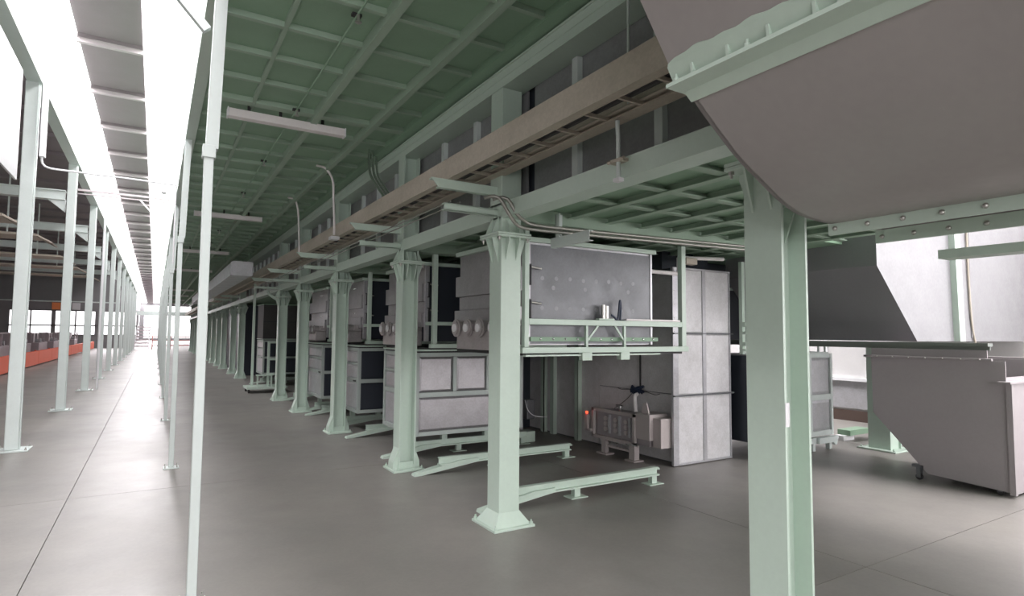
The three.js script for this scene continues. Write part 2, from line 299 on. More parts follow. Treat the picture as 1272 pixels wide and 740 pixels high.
  for (const z of [1.45, 2.0, 2.54, 3.08, 3.62, 5.0, 5.6, 6.1, 7.3, 8.0, 8.7]) part('cross_bar', [B(2.70, 6.5, 2.660, 2.668, z - 0.04, z + 0.04), B(2.70, 6.5, 2.668, 2.70, z - 0.005, z + 0.005)], MT.joistShaded, d);
  COLZ.slice(1, 6).forEach((z, k) => single('deck_cross_beam', ['deep mint beam running right from the square column under the deck', 'mint deck beam running right from the third column', 'mint deck beam running right from the fourth column', 'mint deck beam running right from the fifth column', 'mint deck beam running right from the sixth column'][k], 'beam',
    [B(2.70, 6.6, 2.585, 2.60, z, z + 0.2), B(2.70, 6.6, 2.60, 2.70, z + 0.09, z + 0.105), B(2.70, 6.6, 2.585, 2.70, z - 0.012, z - 0.0005)], MT.joistShaded, [2.7, 2.585, z], 'deck beams over the machine bays'));
}

// ------------------------------------------------------------------ columns of the near row
const fin = (pts, axis, at, t = 0.012) => prism(axis, pts, at - t / 2, at + t / 2);
function columnHead(o, z, zFace0, zFace1) {
  const x0 = CX0, x1 = CX1, c = (x0 + x1) / 2, zc = z + 0.1, yp = 2.44;
  const plate = part('cap_plate', [RB(c - 0.165, c + 0.165, yp - 0.02, yp - 0.001, zc - 0.165, zc + 0.165, 0.003), RB(c - 0.165, c + 0.165, yp + 0.001, yp + 0.02, zc - 0.165, zc + 0.165, 0.003)], MT.mint, o);
  for (const [a, b] of [[-1, -1], [1, -1], [-1, 1], [1, 1]]) part('bolt', boltDown(c + a * 0.14, yp - 0.02, zc + b * 0.14), MT.bolt, plate);
  for (const s of [-1, 1]) for (const dz of [0.05, 0.15]) {      // side gussets, below and above the plate
    const e = s < 0 ? x0 : x1;
    part('gusset', fin([[e, yp - 0.24], [e + s * 0.055, yp - 0.06], [e + s * 0.065, yp - 0.02], [e, yp - 0.02]], 'z', z + dz), MT.mint, o);
    part('gusset', fin([[e, yp + 0.02], [e + s * 0.065, yp + 0.02], [e + s * 0.055, yp + 0.05], [e, yp + 0.17]], 'z', z + dz), MT.mint, o);
  }
  for (const [zf, s] of [[zFace0, -1], [zFace1, 1]]) for (const dx of [-0.05, 0.05]) {
    const end = zc + s * 0.16;
    part('gusset', fin([[zf, yp - 0.21], [end - s * 0.05, yp - 0.18], [end, yp - 0.05], [end, yp - 0.02], [zf, yp - 0.02]], 'x', c + dx), MT.mint, o);
    part('gusset', fin([[zf, yp + 0.02], [end, yp + 0.02], [end, yp + 0.05], [end - s * 0.05, yp + 0.13], [zf, yp + 0.15]], 'x', c + dx), MT.mint, o);
  }
}
const hSection = (x0, x1, z0, z1, t = 0.016, w = 0.011) => { const zc = (z0 + z1) / 2; return [[x0, z0], [x0 + t, z0], [x0 + t, zc - w], [x1 - t, zc - w], [x1 - t, z0], [x1, z0], [x1, z1], [x1 - t, z1], [x1 - t, zc + w], [x0 + t, zc + w], [x0 + t, z1], [x0, z1]]; };
function hColumn(z, label, group) {
  const o = thing('steel_column', label, 'column', [(CX0 + CX1) / 2, 0, z + 0.1], group);
  part('shaft', prism('y', hSection(CX0, CX1, z, z + 0.2), 0.02, 2.42), MT.mint, o);
  part('upper_shaft', prism('y', hSection(CX0, CX1, z, z + 0.2), 2.46, 3.725), MT.mint, o);
  part('base_plate', RB(2.39, 2.77, 0, 0.022, z - 0.09, z + 0.29, 0.004), MT.mint, o);
  for (const s of [-1, 1]) { const e = s < 0 ? CX0 : CX1; part('base_gusset', prism('z', [[e, 0.02], [e + s * 0.065, 0.02], [e + s * 0.06, 0.1], [e, 0.26]], z + 0.02, z + 0.18), MT.mint, o); }
  part('web_stiffener', B(CX0 + 0.016, CX1 - 0.016, 0.022, 0.1, z + 0.015, z + 0.03), MT.mint, o);
  for (const [a, b] of [[2.42, -0.06], [2.74, -0.06], [2.42, 0.26], [2.74, 0.26]]) part('anchor_bolt', boltUp(a, 0.022, z + b), MT.mint, o);
  columnHead(o, z, z + 0.09, z + 0.11);
  return o;
}
const column0 = hColumn(COLZ[0], 'nearest mint H section column at right, its top behind the grey hopper, white sticker inside');
part('knee_plate', fin([[COLZ[0] + 0.09, 2.05], [COLZ[0] - 0.0, 2.3], [COLZ[0] - 0.0, 2.42], [COLZ[0] + 0.09, 2.42]], 'x', 2.64), MT.mint, column0);
part('sticker', B(2.482, 2.512, 1.185, 1.295, COLZ[0] - 0.003, COLZ[0] - 0.0005), MT.white, column0);
{
  const z = COLZ[1], o = thing('steel_column', 'square mint box column with a flared collar on its foot, before the spotted grey chamber', 'column', [(CX0 + CX1) / 2, 0, z + 0.1]);
  part('shaft', RB(CX0, CX1, 0.02, 2.42, z, z + 0.2, 0.008), MT.mint, o);
  part('upper_shaft', RB(CX0, CX1, 2.46, 3.725, z, z + 0.2, 0.008), MT.mint, o);
  part('base_plate', RB(2.385, 2.775, 0, 0.022, z - 0.1, z + 0.3, 0.004), MT.mint, o);
  const g = new THREE.CylinderGeometry(0.2 * Math.SQRT1_2, 0.335 * Math.SQRT1_2, 0.1, 4, 1); g.rotateY(Math.PI / 4); const gg = g.toNonIndexed(); gg.computeVertexNormals(); gg.translate((CX0 + CX1) / 2, 0.072, -(z + 0.1));
  part('base_collar', gg, MT.mint, o);
  for (const [a, b] of [[2.41, -0.075], [2.75, -0.075], [2.41, 0.275], [2.75, 0.275]]) part('anchor_bolt', boltUp(a, 0.022, z + b), MT.mint, o);
  columnHead(o, z, z, z + 0.2);
}
const ordinals = ['', '', 'third mint column from the camera, standing before the corner of the pale steel cabinet', 'fourth mint column from the camera along the machine row', 'fifth mint column from the camera along the machine row', 'sixth mint column from the camera, with a curved bracket by its head, past the wheeled ladder stand gap'];
const column2 = hColumn(COLZ[2], ordinals[2]);
for (let k = 3; k < COLZ.length; k++) dup(column2, [0, 0, COLZ[k] - COLZ[2]], ordinals[k] ?? 'one of the distant mint columns in the dense row beyond the ladder stand', k > 5 ? 'distant columns of the machine row' : undefined);
single('curved_bracket', 'curved mint bracket sticking out from the head of the sixth column', 'bracket', tube([[2.47, 2.36, 14.75], [2.32, 2.45, 14.75], [2.25, 2.52, 14.75], [2.23, 2.565, 14.75]], 0.035, 12, 6), MT.mint, [2.47, 2.36, 14.75]);

// ------------------------------------------------------------------ cable ladder with arms, conduits
{
  const t = thing('cable_ladder', 'long brown cable ladder running along the columns under the green ceiling', 'cable tray', [2.3, 2.95, 20]);
  part('side_rail', [B(2.14, 2.152, 2.95, 3.135, 1.62, 57), B(2.153, 2.205, 2.951, 2.962, 1.62, 57), B(2.153, 2.185, 3.123, 3.134, 1.62, 57), B(2.206, 2.212, 2.948, 2.975, 1.62, 57)], MT.tray, t);
  part('side_rail', [B(2.50, 2.512, 2.95, 3.135, 1.62, 57), B(2.41, 2.499, 2.951, 2.962, 1.62, 57)], MT.tray, t);
  for (let k = 0; k < 40; k++) { const z = 1.9 + k * 0.31; part('rung', B(2.213, 2.50, 2.963, 2.985, z - 0.009, z + 0.009), MT.tray, t); }
  const far = []; for (let k = 40; k < 175; k++) { const z = 1.9 + k * 0.31; far.push(B(2.213, 2.50, 2.963, 2.985, z - 0.009, z + 0.009)); } part('far_rungs', far, MT.tray, t).userData.kind = 'stuff';
  [[2.238, 3.008, 0.022], [2.284, 3.006, 0.02], [2.326, 3.004, 0.018]].forEach(([x, y, r], i) => single('power_cable', ['thick black cable lying nearest the outer rail of the brown cable ladder', 'black cable lying second from the outer rail of the brown cable ladder', 'black cable lying third from the outer rail of the brown cable ladder'][i], 'cable', rod([x, y, 1.65], [x, y, 57], r, 8), MT.cable, [x, y, 20]));
  [[2.425, 3.0, 0.014], [2.455, 3.0, 0.014], [2.484, 3.0, 0.014]].forEach(([x, y, r], i) => single('control_cable', ['grey control cable nearest the middle of the brown cable ladder', 'grey control cable between two others on the brown cable ladder', 'grey control cable nearest the inner rail of the brown cable ladder'][i], 'cable', rod([x, y, 1.65], [x, y, 57], r, 6), MT.cableGrey, [x, y, 20]));
}
const armLab = ['square column', 'third column', 'fourth column', 'fifth column', 'sixth column'];
let armA, armB;
COLZ.slice(1, 6).forEach((z, k) => {
  const zc = z + 0.1;
  if (!k) {
    armA = single('bracket_arm', `upper mint channel arm of the ${armLab[k]} carrying the brown cable ladder`, 'bracket', prism('z', [[1.86, 2.865], [1.94, 2.79], [2.48, 2.79], [2.48, 2.802], [1.95, 2.802], [1.885, 2.853], [2.48, 2.853], [2.48, 2.865]], zc - 0.03, zc + 0.03), MT.mint, [2.48, 2.8, zc], 'ladder arms');
    armB = single('bracket_arm', `lower mint channel arm of the ${armLab[k]}`, 'bracket', [B(1.98, 2.48, 2.61, 2.67, zc - 0.035, zc - 0.025), B(1.98, 2.48, 2.66, 2.67, zc - 0.035, zc + 0.02), B(1.98, 2.48, 2.61, 2.62, zc - 0.035, zc + 0.02)], MT.mint, [2.48, 2.62, zc], 'ladder arms');
    scene.remove(armA); // the web of the arm is solid: rebuilt below as a plate with flanges
    armA.geometry = mesh('x', [prism('z', [[1.86, 2.865], [1.93, 2.79], [2.48, 2.79], [2.48, 2.865]], zc - 0.03, zc - 0.02), B(1.87, 2.48, 2.853, 2.865, zc - 0.02, zc + 0.03), B(1.93, 2.48, 2.79, 2.802, zc - 0.02, zc + 0.03)], MT.mint, new THREE.Vector3(2.48, 2.8, -zc)).geometry; scene.add(armA);
  } else {
    dup(armA, [0, 0, z - COLZ[1]], `upper mint channel arm of the ${armLab[k]} carrying the brown cable ladder`);
    dup(armB, [0, 0, z - COLZ[1]], `lower mint channel arm of the ${armLab[k]}`);
  }
});
for (let k = 6; k < 12; k++) dup(armA, [0, 0, COLZ[k] - COLZ[1]], 'one of the distant mint arms under the far end of the cable ladder', 'distant ladder arms');
single('thin_conduit', 'thin conduit lying on the lower mint arms beneath the brown cable ladder', 'pipe', [rod([2.02, 2.676, 4.3], [2.02, 2.676, 16], 0.006), rod([2.1, 2.676, 4.3], [2.1, 2.676, 16], 0.006)], MT.conduit, [2.05, 2.685, 10]);
for (const [i, [x, z]] of [[2.36, 0], [2.44, 0.0]].entries())
  single('bent_conduit', ['outer bent steel conduit curving down from the cable ladder past the square column head', 'inner bent steel conduit curving down from the cable ladder past the square column head'][i], 'pipe',
    tube([[x - 0.12, 2.70, 4.14 + z], [x - 0.05, 2.72, 4.12 + z], [x + 0.0, 2.70, 4.09 + z], [x + 0.06, 2.59, 4.06], [x + 0.12, 2.51 + i * 0.03, 4.05], [x + 0.2, 2.475 + i * 0.036, 4.05], [x + 0.5, 2.472 + i * 0.036, 4.05], [x + 1.4, 2.49 + i * 0.036, 4.05], [6.2, 2.54 + i * 0.036, 4.05]], 0.015, 90, 8), MT.conduit, [x, 2.5, 4.15]);
for (const [i, x] of [2.28, 2.33, 2.38].entries())
  single('riser_conduit', ['leftmost of three curved steel conduits dropping from the green ceiling to the cable ladder', 'middle of three curved steel conduits dropping from the green ceiling to the cable ladder', 'rightmost of three curved steel conduits dropping from the green ceiling to the cable ladder'][i], 'pipe',
    tube([[x, 3.97, 7.35 + 0.02 * i], [x, 3.75, 7.33], [x, 3.6, 7.25], [x, 3.4, 6.98], [x, 3.2, 6.68], [x, 3.06, 6.45]], 0.017, 24, 8), MT.chrome, [x, 3.06, 6.45]);
for (const [i, [x0, z0, x1, y1, z1]] of [[1.96, 8.3, 2.1, 2.97, 8.3], [2.0, 10.6, 2.12, 2.98, 10.75]].entries())
  single('drop_conduit', ['pale conduit bent from the green ceiling down to a white box on the cable ladder', 'second pale conduit from the green ceiling down to the cable ladder, farther away'][i], 'pipe', tube([[x0 - 0.1, 3.95, z0 + 0.1], [x0, 3.9, z0], [x1 - 0.04, 3.75, z1], [x1 - 0.02, 3.5, z1], [x1, y1 + 0.15, z1], [x1, y1, z1]], 0.016, 30, 8), MT.lightCase, [x1, y1, z1]);
single('junction_box', 'small white junction box under the cable ladder at the foot of the drop conduit', 'box', RB(2.04, 2.16, 2.9, 2.945, 8.22, 8.36, 0.006), MT.white, [2.1, 2.9, 8.29]);
{
  const p = thing('drain_pipe', 'short pale vertical pipe clamped to the face of the lower beam, left of the hopper', 'pipe', [2.44, 2.5, 2.75]);
  part('pipe', tube([[2.425, 2.94, 2.74], [2.43, 2.9, 2.745], [2.44, 2.82, 2.75], [2.44, 2.64, 2.75], [2.44, 2.575, 2.75]], 0.014, 20, 8), MT.pale, p);
  part('clamp', [B(2.42, 2.478, 2.68, 2.70, 2.70, 2.82), rod([2.425, 2.69, 2.71], [2.425, 2.69, 2.68], 0.012, 8), rod([2.425, 2.69, 2.80], [2.425, 2.69, 2.83], 0.012, 8)], MT.tray, p);
  part('end_cap', RB(2.42, 2.465, 2.555, 2.58, 2.725, 2.78, 0.004), MT.white, p);
}
single('hanger_rod', 'thin vertical rod in front of the grey panels at the top beside the hopper', 'rod', rod([2.44, 3.0, 2.655], [2.44, 3.9, 2.655], 0.009, 8), MT.pale, [2.44, 3.0, 2.655]);
single('hanging_channel', 'pale mint channel on a short hanger below the deck, before the spotted chamber', 'bracket', [B(2.985, 2.99, 2.365, 2.452, 3.72, 4.26), B(2.99, 3.03, 2.365, 2.371, 3.72, 4.26), B(2.99, 3.03, 2.446, 2.452, 3.72, 4.26), B(2.99, 3.06, 2.452, 2.66, 4.19, 4.2), B(2.99, 3.0, 2.452, 2.66, 4.14, 4.2)], MT.pale, [3, 2.37, 4]);

// ------------------------------------------------------------------ unlit tube lights and sprinkler pipe
{
  const l = thing('strip_light', 'nearest long white strip light, switched off, under the green ceiling', 'light', [1.15, 3.8, 6.5], 'strip lights');
  part('housing', RB(0.557, 1.735, 3.8, 3.885, 6.5, 6.6, 0.008), MT.lightCase, l);
  part('end_cap', B(0.545, 0.557, 3.795, 3.89, 6.495, 6.605), MT.white, l); part('end_cap', B(1.735, 1.747, 3.795, 3.89, 6.495, 6.605), MT.white, l);
  for (const x of [0.75, 1.06, 1.5]) part('hanger', B(x - 0.015, x + 0.015, 3.885, 3.97, 6.54, 6.56), MT.rubber, l);
  ['second white strip light from the camera under the green ceiling', 'third white strip light from the camera under the green ceiling', 'fourth white strip light from the camera, near the grey duct'].forEach((s, k) => dup(l, [0, 0, 6 * (k + 1)], s));
  for (let k = 4; k < 8; k++) dup(l, [0, 0, 6 * (k + 1)], 'one of the distant white strip lights far down the green ceiling', 'distant strip lights');
  const p = thing('sprinkler_pipe', 'thin pipe with small sprinkler heads running along the green ceiling', 'pipe', [1.17, 3.88, 20]);
  part('pipe', rod([1.17, 3.902, -1], [1.17, 3.902, 50], 0.009, 8), MT.mintDeckShaded, p);
  for (let k = 0; k < 8; k++) { const z = 4.1 + k * 2.15; const h = part('sprinkler_head', [rod([1.17, 3.895, z], [1.17, 3.84, z], 0.012, 8), rod([1.17, 3.842, z], [1.17, 3.836, z], 0.025, 10)], MT.bolt, p); part('pipe_clip', B(1.135, 1.205, 3.905, 3.925, z + 0.03, z + 0.07), MT.rubber, h); }
  const d = thing('air_duct', 'grey rectangular air duct hung below the green ceiling, left of the cable ladder', 'duct', [1.6, 2.85, 17]);
  part('casing', B(1.37, 1.78, 2.84, 3.12, 14, 30), MT.galv, d);
  part('end_flange', [B(1.35, 1.80, 2.82, 2.85, 13.97, 14), B(1.35, 1.80, 3.11, 3.14, 13.97, 14), B(1.35, 1.38, 2.82, 3.14, 13.97, 14), B(1.77, 1.80, 2.82, 3.14, 13.97, 14)], MT.galv, d);
  for (const z of [14.6, 20, 26]) for (const x of [1.36, 1.78]) part('hanger', B(x, x + 0.01, 3.12, 3.97, z, z + 0.03), MT.mintDeckShaded, d);
}

// ------------------------------------------------------------------ thin posts on the aisle edge
{
  const lab = ['nearest thin pale mint post, cut by the bottom edge of the photo', 'second thin pale mint post along the aisle edge', 'third thin pale mint post along the aisle edge', 'fourth thin pale mint post along the aisle edge'];
  const p = thing('aisle_post', lab[0], 'post', [0.25, 0, 4.16]);
  part('tube', RB(0.222, 0.276, 0.012, 2.72, 4.135, 4.189, 0.006), MT.post, p);
  part('sleeve', [RB(0.212, 0.286, 2.66, 2.74, 4.125, 4.199, 0.005)], MT.post, p);
  part('upper_tube', bar([0.262, 2.72, 4.162], [0.29, 3.93, 4.162], 0.07, 0.07), MT.post, p);
  part('foot_plate', RB(0.17, 0.33, 0, 0.012, 4.08, 4.24, 0.003), MT.post, p);
  for (const [a, b] of [[-1, -1], [1, -1], [-1, 1], [1, 1]]) part('anchor_bolt', boltUp(0.25 + a * 0.06, 0.012, 4.16 + b * 0.06, 0.01, 0.03), MT.bolt, p);
  p.position.set(0.243, 0, -4.0);
  for (let k = 1; k < 12; k++) dup(p, [-0.02, 0, [0, 4.06, 8.35, 12.6, 16.8, 21, 25.2, 29.4, 33.6, 37.8, 42, 46.2][k]], lab[k] ?? 'one of the distant thin pale posts merging along the aisle edge', k > 3 ? 'distant aisle posts' : undefined);
  single('knee_brace', 'pale diagonal brace at the top of the nearest thin post, against the roof light', 'brace', bar([0.205, 3.46, 4.0], [-0.03, 3.72, 4.0], 0.05, 0.05), MT.pale, [0.2, 3.4, 4.2]);
}

// ------------------------------------------------------------------ left gallery
{
  const zs = []; for (let k = 0; k < 12; k++) zs.push(10.1 + k * 4.66);
  const o = thing('gallery_column', 'nearest white square column of the left gallery, beside the hanging white board', 'column', [-1.53, 0, 10.2]);
  part('shaft', RB(-1.635, -1.485, 0.02, 5.0, 10.1, 10.25, 0.014), MT.pale, o);
  part('rib', B(-1.485, -1.475, 0.02, 5.0, 10.15, 10.2), MT.pale, o);
  part('base_plate', RB(-1.74, -1.37, 0, 0.02, 10.02, 10.39, 0.004), MT.pale, o);
  for (const [a, b] of [[-1.71, 10.05], [-1.4, 10.05], [-1.4, 10.36], [-1.71, 10.36]]) part('anchor_bolt', boltUp(a, 0.02, b), MT.bolt, o);
  const names = ['', 'second white column of the left gallery', 'third white column of the left gallery, with a thin downpipe beside it', 'fourth white column of the left gallery', 'fifth white column of the left gallery'];
  for (let k = 1; k < zs.length; k++) dup(o, [0, 0, zs[k] - zs[0]], names[k] ?? 'one of the distant white columns at the far end of the left gallery', k > 4 ? 'distant gallery columns' : undefined);
  single('eaves_beam', 'deep white I beam on top of the left gallery columns', 'beam', [B(-1.62, -1.45, 4.99, 5.02, 4, 63), B(-1.55, -1.53, 5.02, 5.53, 4, 63), B(-1.62, -1.45, 5.53, 5.56, 4, 63), B(-1.47, -1.45, 5.02, 5.53, 4, 63)], MT.pale, [-1.53, 4.99, 33]);
  const g = structure('ceiling_gallery', 'dark grey sheet ceiling of the left gallery on thin cross ribs');
  part('gallery_sheet', B(-14.3, -1.64, 5.3, 5.35, 3, 64), MT.roof, g);
  for (let k = 0; k < 40; k++) part('cross_rib', B(-12, -1.64, 5.22, 5.3, 5 + k * 1.45, 5.06 + k * 1.45), MT.roof, g);
  const beam = thing('gallery_cross_beam', 'pale cross beam running left from the second white gallery column', 'beam', [-1.66, 4.2, zs[1] + 0.1], 'gallery cross beams');
  part('beam', [B(-12, -1.66, 4.24, 4.26, zs[1], zs[1] + 0.2), B(-12, -1.66, 4.42, 4.44, zs[1], zs[1] + 0.2), B(-12, -1.66, 4.26, 4.42, zs[1] + 0.05, zs[1] + 0.07)], MT.pale, beam);
  part('haunch', prism('z', [[-1.66, 4.24], [-1.96, 4.24], [-1.9, 4.2], [-1.66, 4.0]], zs[1] + 0.05, zs[1] + 0.15), MT.pale, beam);
  for (let k = 2; k < 7; k++) dup(beam, [0, 0, zs[k] - zs[1]], ['', '', 'pale cross beam running left from the third white gallery column', 'pale cross beam running left from the fourth white gallery column', 'pale cross beam running left from the fifth white gallery column'][k] ?? 'distant pale cross beam of the left gallery', k > 4 ? 'distant gallery cross beams' : undefined);
  // lower gallery trays: brown lit ledges one behind the other
  [[13.5, 3.62], [17, 3.75], [21, 3.7], [25, 3.75], [30, 3.85]].forEach(([z, y], i) => {
    const t = thing('service_ledge', ['nearest brown sheet ledge hung under the left gallery ceiling', 'second brown sheet ledge under the left gallery ceiling', 'third brown sheet ledge under the left gallery ceiling', 'fourth brown sheet ledge under the left gallery ceiling', 'farthest brown sheet ledge under the left gallery ceiling'][i], 'ledge', [-4, y, z]);
    part('shelf', [B(-10, -2.4, y, y + 0.05, z, z + 0.9), prism('z', [[-2.4, y + 0.05], [-2.1, y - 0.12], [-2.12, y - 0.14], [-2.42, y + 0.02]], z, z + 0.9)], MT.tray, t);
    for (const x of [-3, -6]) part('hanger', B(x, x + 0.03, y, 5.25, z + 0.4, z + 0.43), MT.pale, t);
  });
  const wd = structure('wall_gallery', 'dark grey cross wall high up across the left gallery');
  part('wall_sheet', B(-14.3, -1.72, 3.05, 4.4, 36, 36.2), MT.wallDark, wd);
  part('lower_edge', B(-14.3, -1.72, 3.0, 3.05, 35.95, 36.2), MT.pale, wd);
  single('hanging_board', 'blank white board hung at the left edge beside the nearest gallery column', 'board', RB(-1.50, -1.475, 3.38, 4.72, 5.6, 8.95, 0.004), MT.white, [-1.49, 3.38, 7.3]);
  const r = thing('conduit_run', 'thin white conduit bent out of the nearest gallery column and crossing the aisle', 'pipe', [-1.4, 3.7, 10.05]);
  part('cover_strip', RB(-1.435, -1.37, 3.95, 4.99, 10.0, 10.09, 0.006), MT.white, r);
  part('pipe', tube([[-1.405, 3.95, 10.05], [-1.405, 3.9, 10.05], [-1.38, 3.84, 10.05], [-1.3, 3.81, 10.05], [-1.1, 3.805, 10.05], [-0.5, 3.8, 10.05], [0.19, 3.79, 10.05]], 0.014, 40, 8), MT.white, r);
  part('drop', rod([0.19, 3.79, 10.05], [0.19, 2.6, 10.05], 0.01, 8), MT.white, r);
  const x = thing('aisle_truss', 'slim pale truss crossing the aisle under the roof with a small dark lamp', 'truss', [-0.7, 4.4, 14.83]);
  part('chord', B(-1.474, 0.18, 4.47, 4.51, 14.8, 14.85), MT.roofRib, x); part('chord', B(-1.474, 0.18, 4.40, 4.42, 14.8, 14.83), MT.roofRib, x);
  part('diagonal', bar([-0.38, 4.41, 14.82], [-0.18, 4.18, 14.82], 0.05, 0.03), MT.white, x);
  part('lamp_case', [rod([0.0, 4.63, 14.82], [0.1, 4.63, 14.82], 0.03, 10), rod([0.05, 4.64, 14.82], [0.05, 4.51, 14.82], 0.008, 6)], MT.wallDark, x);
  single('downpipe', 'thin white downpipe right beside the third white gallery column', 'pipe', rod([-1.3, 0, 19.7], [-1.3, 5, 19.7], 0.03, 10), MT.white, [-1.3, 0, 19.7]);
  // the red barrier and the machines behind it
  const b = thing('red_barrier', 'long orange red guard rail on the floor of the left gallery', 'barrier', [-4.5, 0, 40]);
  const seg = 10; for (let k = 0; k < seg; k++) part('guard_panel', B(-4.62, -4.5, 0.06, 0.66, 22 + k * 4.1, 26.05 + k * 4.1), MT.red, b);
  for (let k = 0; k <= seg; k++) part('guard_post', B(-4.66, -4.6, 0, 0.7, 22 + k * 4.1 - 0.06, 22 + k * 4.1 + 0.02), MT.red, b);
  const q = thing('conveyor_unit', 'nearest mauve grey machine unit behind the red guard rail', 'machine', [-5.6, 0, 24], 'gallery machines');
  part('cabinet', RB(-6.1, -5.1, 0.1, 0.95, 23.2, 24.9, 0.02), MT.mauve, q); part('foot', [B(-6, -5.9, 0, 0.1, 23.3, 23.4), B(-5.3, -5.2, 0, 0.1, 23.3, 23.4), B(-6, -5.9, 0, 0.1, 24.7, 24.8), B(-5.3, -5.2, 0, 0.1, 24.7, 24.8)], MT.mauve, q);
  part('tower', RB(-5.9, -5.4, 0.95, 1.45, 23.6, 24.1, 0.02), MT.mauve, q); part('roller', rod([-6.0, 1.05, 24.5], [-5.2, 1.05, 24.5], 0.1, 14), MT.galv, q); part('rail', B(-5.14, -5.1, 1.45, 1.5, 23.2, 24.9), MT.mauve, q); for (const z of [23.2, 24.86]) part('rail_post', B(-5.14, -5.1, 0.95, 1.45, z, z + 0.04), MT.mauve, q);
  for (let k = 1; k < 14; k++) dup(q, [-(k % 2) * 0.2, 0, k * 2.6], k === 1 ? 'second mauve grey machine unit behind the red guard rail' : k === 2 ? 'third mauve grey machine unit behind the red guard rail' : 'one of the farther mauve grey machine units in line behind the red rail', k > 2 ? 'farther gallery machines' : undefined);
  single('notice_board', 'small bright orange board hung on the distant end wall of the left gallery', 'board', RB(-7.95, -7.3, 3.48, 4.1, 66.13, 66.2, 0.01), MT.orange, [-7.6, 3.48, 66.16]);
  single('notice_board', 'small white board beside the orange one on the distant gallery end wall', 'board', RB(-6.5, -5.9, 3.48, 4.1, 66.13, 66.2, 0.01), MT.white, [-6.2, 3.48, 66.16]);
  // far end of the aisle
  const st = thing('step_unit', 'white stepped ladder unit at the far end of the aisle', 'stairs', [-1, 0, 61]);
  part('side_frame', [bar([-1.5, 0, 60.6], [-1.3, 2.1, 61.6], 0.09, 0.05), bar([-0.45, 0, 60.6], [-0.35, 2.1, 61.6], 0.09, 0.05)], MT.white, st);
  for (let k = 0; k < 7; k++) part('step', B(-1.47 + k * 0.025, -0.45 + k * 0.012, 0.22 + k * 0.28, 0.33 + k * 0.28, 60.7 + k * 0.13, 60.95 + k * 0.13), MT.mauve, st);
  const rr = thing('end_barrier', 'low pinkish red railing across the far end of the aisle', 'barrier', [0.5, 0, 61]);
  for (const y of [0.3, 0.75, 1.05]) part('rail', B(-0.2, 4.6, y, y + 0.08, 61, 61.06), MT.pinkRed, rr); for (const x of [-0.2, 1.2, 2.9, 4.55]) part('post', B(x, x + 0.08, 0, 1.2, 61.06, 61.12), MT.pinkRed, rr);
  single('end_lintel', 'pale lintel beam across the far end of the aisle', 'beam', B(-1.4, 4.6, 2.95, 3.3, 59, 59.2), MT.pale, [0, 2.95, 59]);
}

